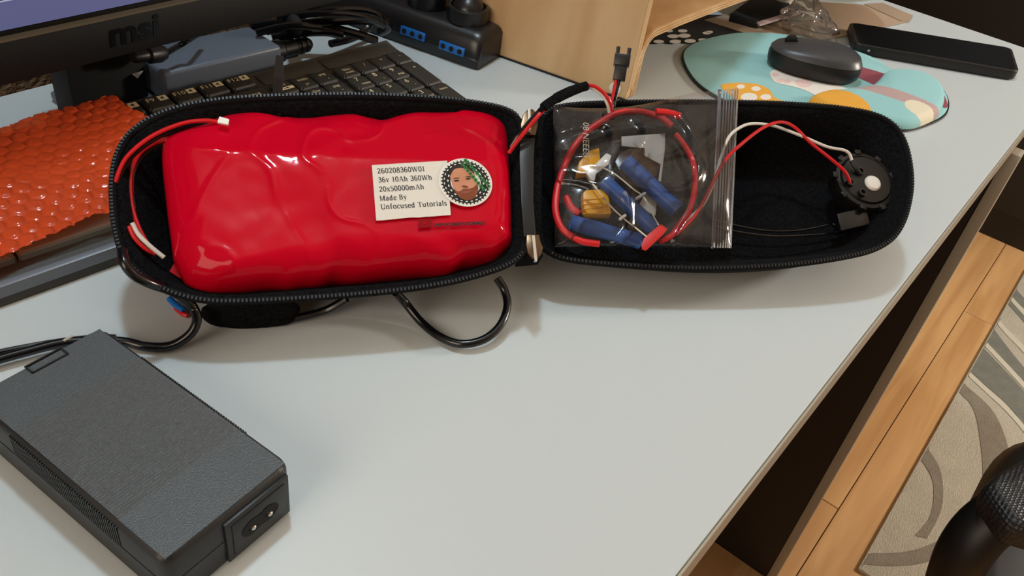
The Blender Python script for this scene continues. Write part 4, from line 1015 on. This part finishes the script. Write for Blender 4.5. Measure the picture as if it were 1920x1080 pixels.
tg = prism('cable_tag', [P(*q, .03) for q in ((248, 140), (262, 127), (272, 130), (258, 147))], (0, 0, .0006), M['grey_chip']); tag(tg, 'small pale printed tag beside the monitor stand', 'tag')
cabs = [([(500, 58, .02), (560, 46, .03), (620, 40, .035), (680, 38, .034), (722, 42, .030), (728, 52, .022), (712, 60, .014)], .0042, 'thick black cable bending back beside the power strip'),
        ([(470, 50, .03), (540, 42, .032), (600, 48, .03), (660, 62, .024), (705, 76, .014)], .0042, 'thick black cable running toward the keyboard corner'),
        ([(560, 30, .04), (620, 20, .046), (670, 18, .046), (706, 26, .042), (716, 38, .035)], .0034, 'thin bright-edged black cable arching over the others'),
        ([(620, 82, .012), (650, 75, .010), (672, 66, .010), (690, 52, .014), (700, 40, .02)], .0036, 'dark cable curling behind the keyboard corner'),
        ([(510, 72, .03), (560, 62, .034), (610, 60, .03), (640, 66, .024)], .0040, 'short black cable leaving the adapter brick'),
        ([(520, 36, .045), (570, 28, .05), (640, 26, .05), (690, 34, .044), (720, 48, .034)], .0030, 'black cable in the tied bundle above the adapter'),
        ([(480, 62, .04), (530, 50, .045), (560, 48, .045), (600, 52, .04)], .0034, 'lowest black cable in the tied bundle')]
for pts, r, lb in cabs:
    tag(tube('power_cable', [P(*q) for q in pts], r, M['black_gloss'], n=10), lb, 'cable', 'power cables behind the keyboard')
tie = tube('cable_tie', [P(548, 30, .04), P(552, 44, .045), P(556, 58, .034)], .0065, M['black_soft'], n=12); tag(tie, 'black wrap holding the cable bundle together', 'cable tie')

s0 = P(893, 134, 0); s1 = P(958, 112, 0); sdir = (P(712, 69, 0)-s0).normalized(); sdir.z = 0; sdir.normalize(); swd = Vector((sdir.y, -sdir.x, 0))
if swd.dot(s1-s0) < 0: swd = -swd
strip = empty('power_strip', (s0+s1)/2 + sdir*.08, 'black power strip with two blue sockets facing the keyboard', 'power strip')
SW, SL, SH = .058, .21, .034
sb0 = Vector((s0.x, s0.y, 0))
prf = [(.001, .001), (0, .003), (0, .010), (.0012, .0105), (.003, .024), (.008, SH-.003), (.014, SH), (SW-.014, SH), (SW-.006, SH-.004), (SW-.001, SH-.012), (SW, .003), (SW-.002, .001)]
loops = []
for t, sc1 in ((0, .80), (.002, .90), (.006, .97), (.012, 1.0), (SL, 1.0)):
    loops.append([sb0 + swd*(SW/2+(a-SW/2)*(.6+.4*sc1)) + sdir*t + ZZ*(.001+(b-.001)*sc1) for a, b in prf])
stack('body', loops, M['strip'], strip)
sn = (-swd*.96+ZZ*.12).normalized(); su_ = ZZ - sn*ZZ.dot(sn); su_.normalize()
for px in ((848, 91), (775, 63)):
    d = ray(*px); pp = sb0 + swd*.0012; t = (pp-CAM).dot(swd)/d.dot(swd); c = CAM + d*t
    bk = box('blue_socket', c+sn*.0006, (.029, .0085, .0030), M['blue'], strip, sdir, su_, sn, bevel=.0010)
    for k in (-.0095, 0, .0095):
        lathe('socket_hole', c+sdir*k+sn*.0017, sn, [(.0026, 0), (.0026, .0007)], M['hole'], bk, n=12)
for px, lb in (((876, 36), 'front round black plug on the power strip'), ((802, 8), 'rear round black plug on the power strip')):
    c = P(*px, SH); c.z = SH-.001
    e = empty('round_plug', c, lb, 'plug', 'round plugs on the power strip')
    lathe('collar', c, ZZ, [(.0185, 0), (.0205, .001), (.0205, .014), (.0195, .0152), (.0175, .0152), (.0170, .011)], M['strip'], e, n=36)
    lathe('dome', c+ZZ*.009, ZZ, [(.0165, 0), (.0160, .004), (.0135, .009), (.009, .013), (.0045, .016)], M['strip'], e, n=30)
    tube('cord', [c+ZZ*.022, c+ZZ*.036+sdir*.003, c+ZZ*.055+sdir*.02, c+ZZ*.06+sdir*.06, c+ZZ*.03+sdir*.10], .004, M['black_gloss'], e)
lathe('screw_hole', sb0+swd*.036+sdir*.008+ZZ*(SH-.0022), (ZZ-sdir*.35), [(.0028, 0), (.0028, .0006)], M['hole'], strip, n=12)

# ------------------------------------------------------------------ plywood stand
ply = empty('plywood_stand', (.75, .41, 0), 'pale birch plywood riser with an upright end panel and bent shelf', 'stand')
w0 = P(1172, 190, 0); w1 = P(957, 114, 0); wd_ = (w1-w0).normalized(); wxn = Vector((-wd_.y, wd_.x, 0))
if wxn.x < 0: wxn = -wxn
T = .0115; ZP = .26
w1e = w0 + wd_*.26
def wpt(a, b, z): return w0 + wd_*a + wxn*b + ZZ*z
v, f = boxv(wpt(.13, T/2, ZP/2+.0005), wd_, wxn, ZZ, .26, T, ZP-.001); obj('end_panel', v, f, M['ply'], ply, smooth=True, bevel=.0012)
for k in range(4):
    v, f = boxv(wpt(-.0004, T*(k+.5)/4, ZP/2+.004), wd_, wxn, ZZ, .001, T/4*(.55 if k % 2 else 1.0), ZP-.012); obj('ply_layer', v, f, M['ply_edge'], ply, smooth=False)
v, f = boxv(wpt(.13, -.0002, .0012), wd_, wxn, ZZ, .26, .0012, .0020); obj('foot_strip', v, f, M['black'], ply, smooth=False)  # thin black strip along the foot of the end panel
# bent shelf: up along the panel then over
arc = []
R_ = .024; zb = .0445
for z in (.0008, .015, .028): arc.append((T+.0006, z))
for i in range(0, 11):
    a = math.pi - math.pi/2*i/10; arc.append((T+.0006+R_+R_*math.cos(a), zb-.004+R_*math.sin(a)))
arc += [(.08, zb+.0205), (.16, zb+.0190), (.27, zb+.016)]
th = .0085
def normals(q):
    out = []
    for i in range(len(q)):
        a, b = q[max(i-1, 0)], q[min(i+1, len(q)-1)]; dx, dz = b[0]-a[0], b[1]-a[1]; l = math.hypot(dx, dz); out.append((dz/l, -dx/l))
    return out
nr = normals(arc)
def shelf(name, y0_, y1_, o0, o1, m):
    v = []; f = []; n = len(arc)
    for y in (y0_, y1_):
        for o_ in (o0, o1):
            for (a, z), (na, nz) in zip(arc, nr): v.append(w0 + (wd_ if a < .02 else Vector((0, 1, 0)))*y + (wxn*T if a > T else wxn*a) + Vector((max(a-T, 0), 0, 0)) + Vector((na*o_, 0, 0)) + ZZ*max(z+nz*o_, .0006))
    def ix(s, o_, i): return (s*2+o_)*n+i
    for i in range(n-1):
        f += [(ix(0, 0, i), ix(0, 0, i+1), ix(0, 1, i+1), ix(0, 1, i)), (ix(1, 0, i), ix(1, 1, i), ix(1, 1, i+1), ix(1, 0, i+1)), (ix(0, 0, i), ix(1, 0, i), ix(1, 0, i+1), ix(0, 0, i+1)), (ix(0, 1, i), ix(0, 1, i+1), ix(1, 1, i+1), ix(1, 1, i))]
    for i in (0, n-1): f.append((ix(0, 0, i), ix(0, 1, i), ix(1, 1, i), ix(1, 0, i)))
    return obj(name, v, f, m, ply, smooth='angle')
shelf('bent_shelf', .0008, .20, 0, th, M['ply'])
for k in range(3): shelf('ply_layer', -.0002, .0010, th*(k+.15)/3, th*(k+.8)/3, M['ply_edge'])
v, f = boxv(wpt(.085, .125, .196), wd_, wxn, ZZ, .22, .235, .011); obj('shade_shelf', v, f, M['ply'], ply, smooth=True, bevel=.001)  # out-of-view shelf, added and sized to throw shade on the mouse mat
v, f = boxv(wpt(.12, .236, .1275), wd_, wxn, ZZ, .14, .010, .126) ; obj('shelf_post', v, f, M['ply'], ply, smooth=True, bevel=.001)
lathe('glide', wpt(.012, -.0008, .010), -wxn, [(.006, 0), (.006, .0015), (.004, .0025)], M['white'], ply, n=20)

# ------------------------------------------------------------------ mouse mat with wrist rest, mouse, phone
mm = empty('mouse_mat', P(1540, 160, 0), 'pale blue mouse mat with paw prints and a padded wrist rest', 'mouse mat')
mat_px = [(1277, 108), (1290, 90), (1325, 76), (1380, 66), (1440, 66), (1510, 74), (1580, 92), (1640, 114), (1672, 135), (1690, 136), (1725, 142), (1755, 158), (1774, 182), (1778, 204), (1768, 222), (1735, 238), (1690, 249), (1620, 258), (1520, 250), (1430, 225), (1370, 200), (1315, 168), (1288, 138)]
mo = resample(crom([P(x, y, .0005) for x, y in mat_px], 6, True), 110)
prism('rubber_base', mo, (0, 0, .0022), M['black'], mm)
ctr = sum(mo, Vector((0, 0, 0)))/len(mo)
prism('cloth_top', [ctr+(p-ctr)*.988+ZZ*.0022 for p in mo], (0, 0, .0014), M['cyan'], mm, bevel=.0005)
g4 = lambda x, y: (1420+x/3.84, y/3.84)
def mprint(name, px, m, l=0, conv=g4, sm=4):
    pts = [P(*conv(x, y), .0042) for x, y in px]
    if sm: pts = crom(pts, sm, True)
    return prism(name, [p+ZZ*.0001*l for p in pts], (0, 0, .00015), m, mm)
mprint('maroon_stripe', [(700, 548), (735, 478), (850, 510), (945, 540), (900, 575), (842, 612)], M['maroon'], 0, sm=0)
mprint('maroon_stripe', [(560, 400), (640, 380), (735, 478), (700, 548), (600, 520)], M['maroon'], 0, sm=0)
mprint('white_arm', [(90, 522), (150, 498), (215, 510), (290, 545), (420, 570), (600, 622), (695, 664), (620, 692), (520, 702), (440, 695), (330, 645), (220, 615), (125, 590)], M['padwhite'], 1)
mprint('pink_pad', [(270, 585), (330, 575), (390, 600), (370, 628), (300, 622)], M['pink'], 2)
for c in ((130, 540), (165, 585), (215, 590)): mprint('pink_toe', [(c[0]+26*math.cos(a), c[1]+14*math.sin(a)) for a in [math.pi*k/4 for k in range(8)]], M['pink'], 2)
mprint('orange_paw', [(-265, 620), (-180, 598), (-60, 600), (20, 612), (90, 650), (120, 700), (200, 735), (260, 760), (150, 800), (-60, 790), (-180, 700)], M['orange'], 1)
for c, r in (((-120, 625), 30), ((-10, 640), 34), ((60, 700), 40), ((-60, 700), 60)): mprint('white_toe', [(c[0]+r*math.cos(a), c[1]+r*.5*math.sin(a)) for a in [math.pi*k/4 for k in range(8)]], M['padwhite'], 2)
mprint('maroon_rim', [(985, 532), (1060, 522), (1160, 540), (1260, 590), (1330, 660), (1368, 740), (1372, 770), (1335, 770), (1320, 690), (1250, 620), (1150, 565), (1060, 545)], M['maroon'], 0)
rest_px = [(360, 750), (440, 712), (560, 700), (690, 682), (800, 650), (860, 605), (905, 560), (985, 540), (1100, 545), (1210, 575), (1300, 635), (1335, 700), (1332, 775), (1290, 850), (1200, 900), (1090, 930), (940, 920), (780, 890), (600, 850), (450, 800)]
ro_ = resample(crom([P(*g4(x, y), .0040) for x, y in rest_px], 5, True), 280)
rc = sum(ro_, Vector((0, 0, 0)))/len(ro_)
def proj_(p):
    q = p-CAM; x, y, z = q.dot(_cx), q.dot(_cy), q.dot(_fwd); return 960+F_PX*x/z, 540-F_PX*y/z
# stripes across the rest, in the rest's own axes
def q4(x, y): return P(*g4(x, y), .010)
ax = (q4(1180, 800)-q4(950, 600)).normalized(); a0_, a1_ = q4(900, 620), q4(1200, 800)
s_or = q4(560, 770); s_cr = q4(1165, 820)
sd = (q4(1150, 760)-q4(760, 640)).normalized(); so = q4(830, 690); sn_ = ZZ.cross(sd)
def restcol(p):
    if (Vector((p.x, p.y, 0))-Vector((s_or.x, s_or.y, 0))).length < .034: return 3
    d = Vector((p.x-s_cr.x, p.y-s_cr.y, 0)); 
    if d.length < .017: return 2
    k = (p-so).dot(sn_)
    if -.010 < k < .016 and (p-so).dot(sd) > -.03: return 1
    return 0
cushion('wrist_rest', [p+ZZ*.009 for p in ro_], ZZ, .0095, .009, M['cyan'], mm, loops=64, dome=.005, inset=.99, mats=[M['mauve'], M['cream'], M['orange']], fm=restcol)

mouse = empty('mouse', P(1525, 120, .004), 'black wireless mouse standing on the pale blue mat', 'mouse')
ma = P(1450, 95, .018); mb = P(1606, 128, .018); md = Vector((mb.x-ma.x, mb.y-ma.y, 0)); ML = md.length; md.normalize(); mw = Vector((-md.y, md.x, 0))
mc = (ma+mb)/2; mc.z = 0
ML = max(ML, .10)
def mouse_loop(z, k, wk=1.0, n=64):
    out = []
    for i in range(n):
        a = 2*math.pi*i/n; x = math.copysign(abs(math.cos(a))**.82, math.cos(a)); y = math.copysign(abs(math.sin(a))**.82, math.sin(a))
        wid = .031*(1+.06*x)*wk; out.append(Vector((mc.x, mc.y, 0)) + md*(x*ML/2*k) + mw*(y*wid*k) + ZZ*z)
    return out
stack('side_shell', [mouse_loop(.0052, .90), mouse_loop(.010, .985), mouse_loop(.018, 1.0), mouse_loop(.024, .97)], M['mouse_side'], mouse)
v = []; f = []; n = 64; L_ = 14
for l in range(L_+1):
    k = .985*(1-l/L_)
    for p in mouse_loop(0, max(k, .001), 1.0):
        q = p-Vector((mc.x, mc.y, 0)); x = q.dot(md)/(ML/2); e = math.sqrt(max(0, 1-(k/.985)**2)); v.append(p + ZZ*(.0235 + .0135*e*(1+.25*x)-.002*x*0))
for l in range(L_):
    for i in range(n): f.append((l*n+i, l*n+(i+1) % n, (l+1)*n+(i+1) % n, (l+1)*n+i))
obj('top_shell', v, f, M['mouse_top'], mouse)
wc_ = Vector((mc.x, mc.y, .0315)) - md*(ML*.30)
lathe('scroll_wheel', wc_-mw*.0035, mw, [(.006, 0), (.0072, .001), (.0072, .006), (.006, .007)], M['black_gloss'], mouse, n=24)
lathe('glide_foot', Vector((mc.x, mc.y, .0041)), ZZ, [(.022, 0), (.022, .0012)], M['black'], mouse, n=24)

phone = empty('phone', P(1750, 90, 0), 'black smartphone in a dark case lying at the right end of the desk', 'phone')
ph = [P(1592, 41, .013), P(1604, 81, .013), P(1912, 134, .013), P(1898, 90, .013)]
def rquad(q, r, n=6):
    out = []; N = len(q)
    for i in range(N):
        p, a, b = q[i], q[i-1], q[(i+1) % N]; da = (a-p).normalized()*r; db = (b-p).normalized()*r
        for k in range(n+1):
            t = k/n; out.append((p+da)*(1-t)**2 + p*2*t*(1-t) + (p+db)*t*t)
    return out
pc_ = sum(ph, Vector((0, 0, 0)))/4
prism('case', [p-ZZ*.0118 for p in rquad(ph, .009)], (0, 0, .0118), M['phone_case'], phone, bevel=.0016, seg=3)
prism('screen_glass', [p+ZZ*.0001 for p in rquad([pc_+(p-pc_)*.955 for p in ph], .007)], (0, 0, .0004), M['phone_glass'], phone)
e = (ph[2]-ph[1]).normalized(); nn = e.cross(ZZ)
lathe('camera_button', ph[1]+e*.018-ZZ*.006-nn*.0015, nn, [(.0016, 0), (.0016, .002)], M['steel'], phone, n=10)

# ------------------------------------------------------------------ things under and behind the shelf
def slab(name, px, z, d, m, label, cat, rr=0):
    pts = [P(x, y, z) for x, y in px]
    return tag(prism(name, pts, (0, 0, d), m, bevel=rr), label, cat)
env = slab('envelope', [(1318, 40), (1446, 80), (1560, 74), (1700, 42), (1660, 14), (1470, 2)], .0005, .002, M['papers'], 'light brown paper folder on the desk behind the mouse', 'folder', .0004)
slab('paper_sheet', [(1620, 8), (1690, 40), (1704, 40), (1712, 30), (1655, 6)], .0026, .0006, M['papers'], 'beige paper corner lying by the phone', 'paper')
slab('notebook', [(1365, 40), (1418, 54), (1482, 34), (1470, 10), (1400, 14)], .0028, .010, M['black_soft'], 'black notebook lying on the brown folder', 'notebook', .001)
slab('ruler', [(1418, 44), (1424, 50), (1500, 26), (1496, 20)], .0135, .002, M['mauve'], 'pale plastic ruler lying on the black notebook', 'ruler', .0003)
pm_ = empty('paw_mat', P(1290, 60, 0), 'black mat with white paw dots under the plywood shelf', 'mat')
prism('mat_sheet', [P(x, y, .0005) for x, y in ((1196, 82), (1290, 80), (1355, 74), (1420, 56), (1360, 30), (1240, 30))], (0, 0, .0016), M['black_soft'], pm_)
for c, w in (((1262, 68), 11), ((1283, 67), 12), ((1325, 62), 8), ((1235, 78), 10), ((1266, 78), 11), ((1294, 77), 11), ((1318, 75), 9), ((1280, 58), 9), ((1254, 58), 8), ((1330, 60), 7)):
    prism('white_dot', [P(c[0]+w*math.cos(a), c[1]+w*.32*math.sin(a), .0021) for a in [math.pi*k/6 for k in range(12)]], (0, 0, .0002), M['padwhite'], pm_)
# white dish on a foot at the top edge
dc = Vector((1.075, .375, .0))
dish = empty('white_dish', dc, 'white round dish on a low foot at the back of the desk', 'dish')
lathe('foot', dc+ZZ*.003, ZZ, [(.045, 0), (.04, .004), (.012, .008), (.012, .04)], M['white'], dish, n=32)
lathe('bowl', dc+ZZ*.043, ZZ, [(.03, 0), (.09, .004), (.114, .010), (.117, .014), (.11, .013), (.03, .006)], M['white'], dish, n=56)
# crumpled clear bag
cfm, _ = film('clear_bag_film', 'e9e6e2', .06, .10, bump=(60, .8, .004), fres=1.6)
cb = P(1525, 66, .003); v = []; f = []; nA, nB = 40, 26
for j in range(nB+1):
    t = j/nB
    for i in range(nA):
        a = 2*math.pi*i/nA; r = .030*(1-t)**.6+.004; r *= 1+.45*noise.noise(Vector((math.cos(a)*2.2, math.sin(a)*2.2, t*3.5)))
        v.append(Vector((cb.x+.012+r*math.cos(a)*1.1+.010*t, cb.y+.012+r*math.sin(a)+.02*t, .0033+.036*t)))
for j in range(nB):
    for i in range(nA): f.append((j*nA+i, j*nA+(i+1) % nA, (j+1)*nA+(i+1) % nA, (j+1)*nA+i))
tag(obj('clear_bag', v, f, cfm), 'crumpled clear plastic bag standing behind the mouse', 'plastic bag')
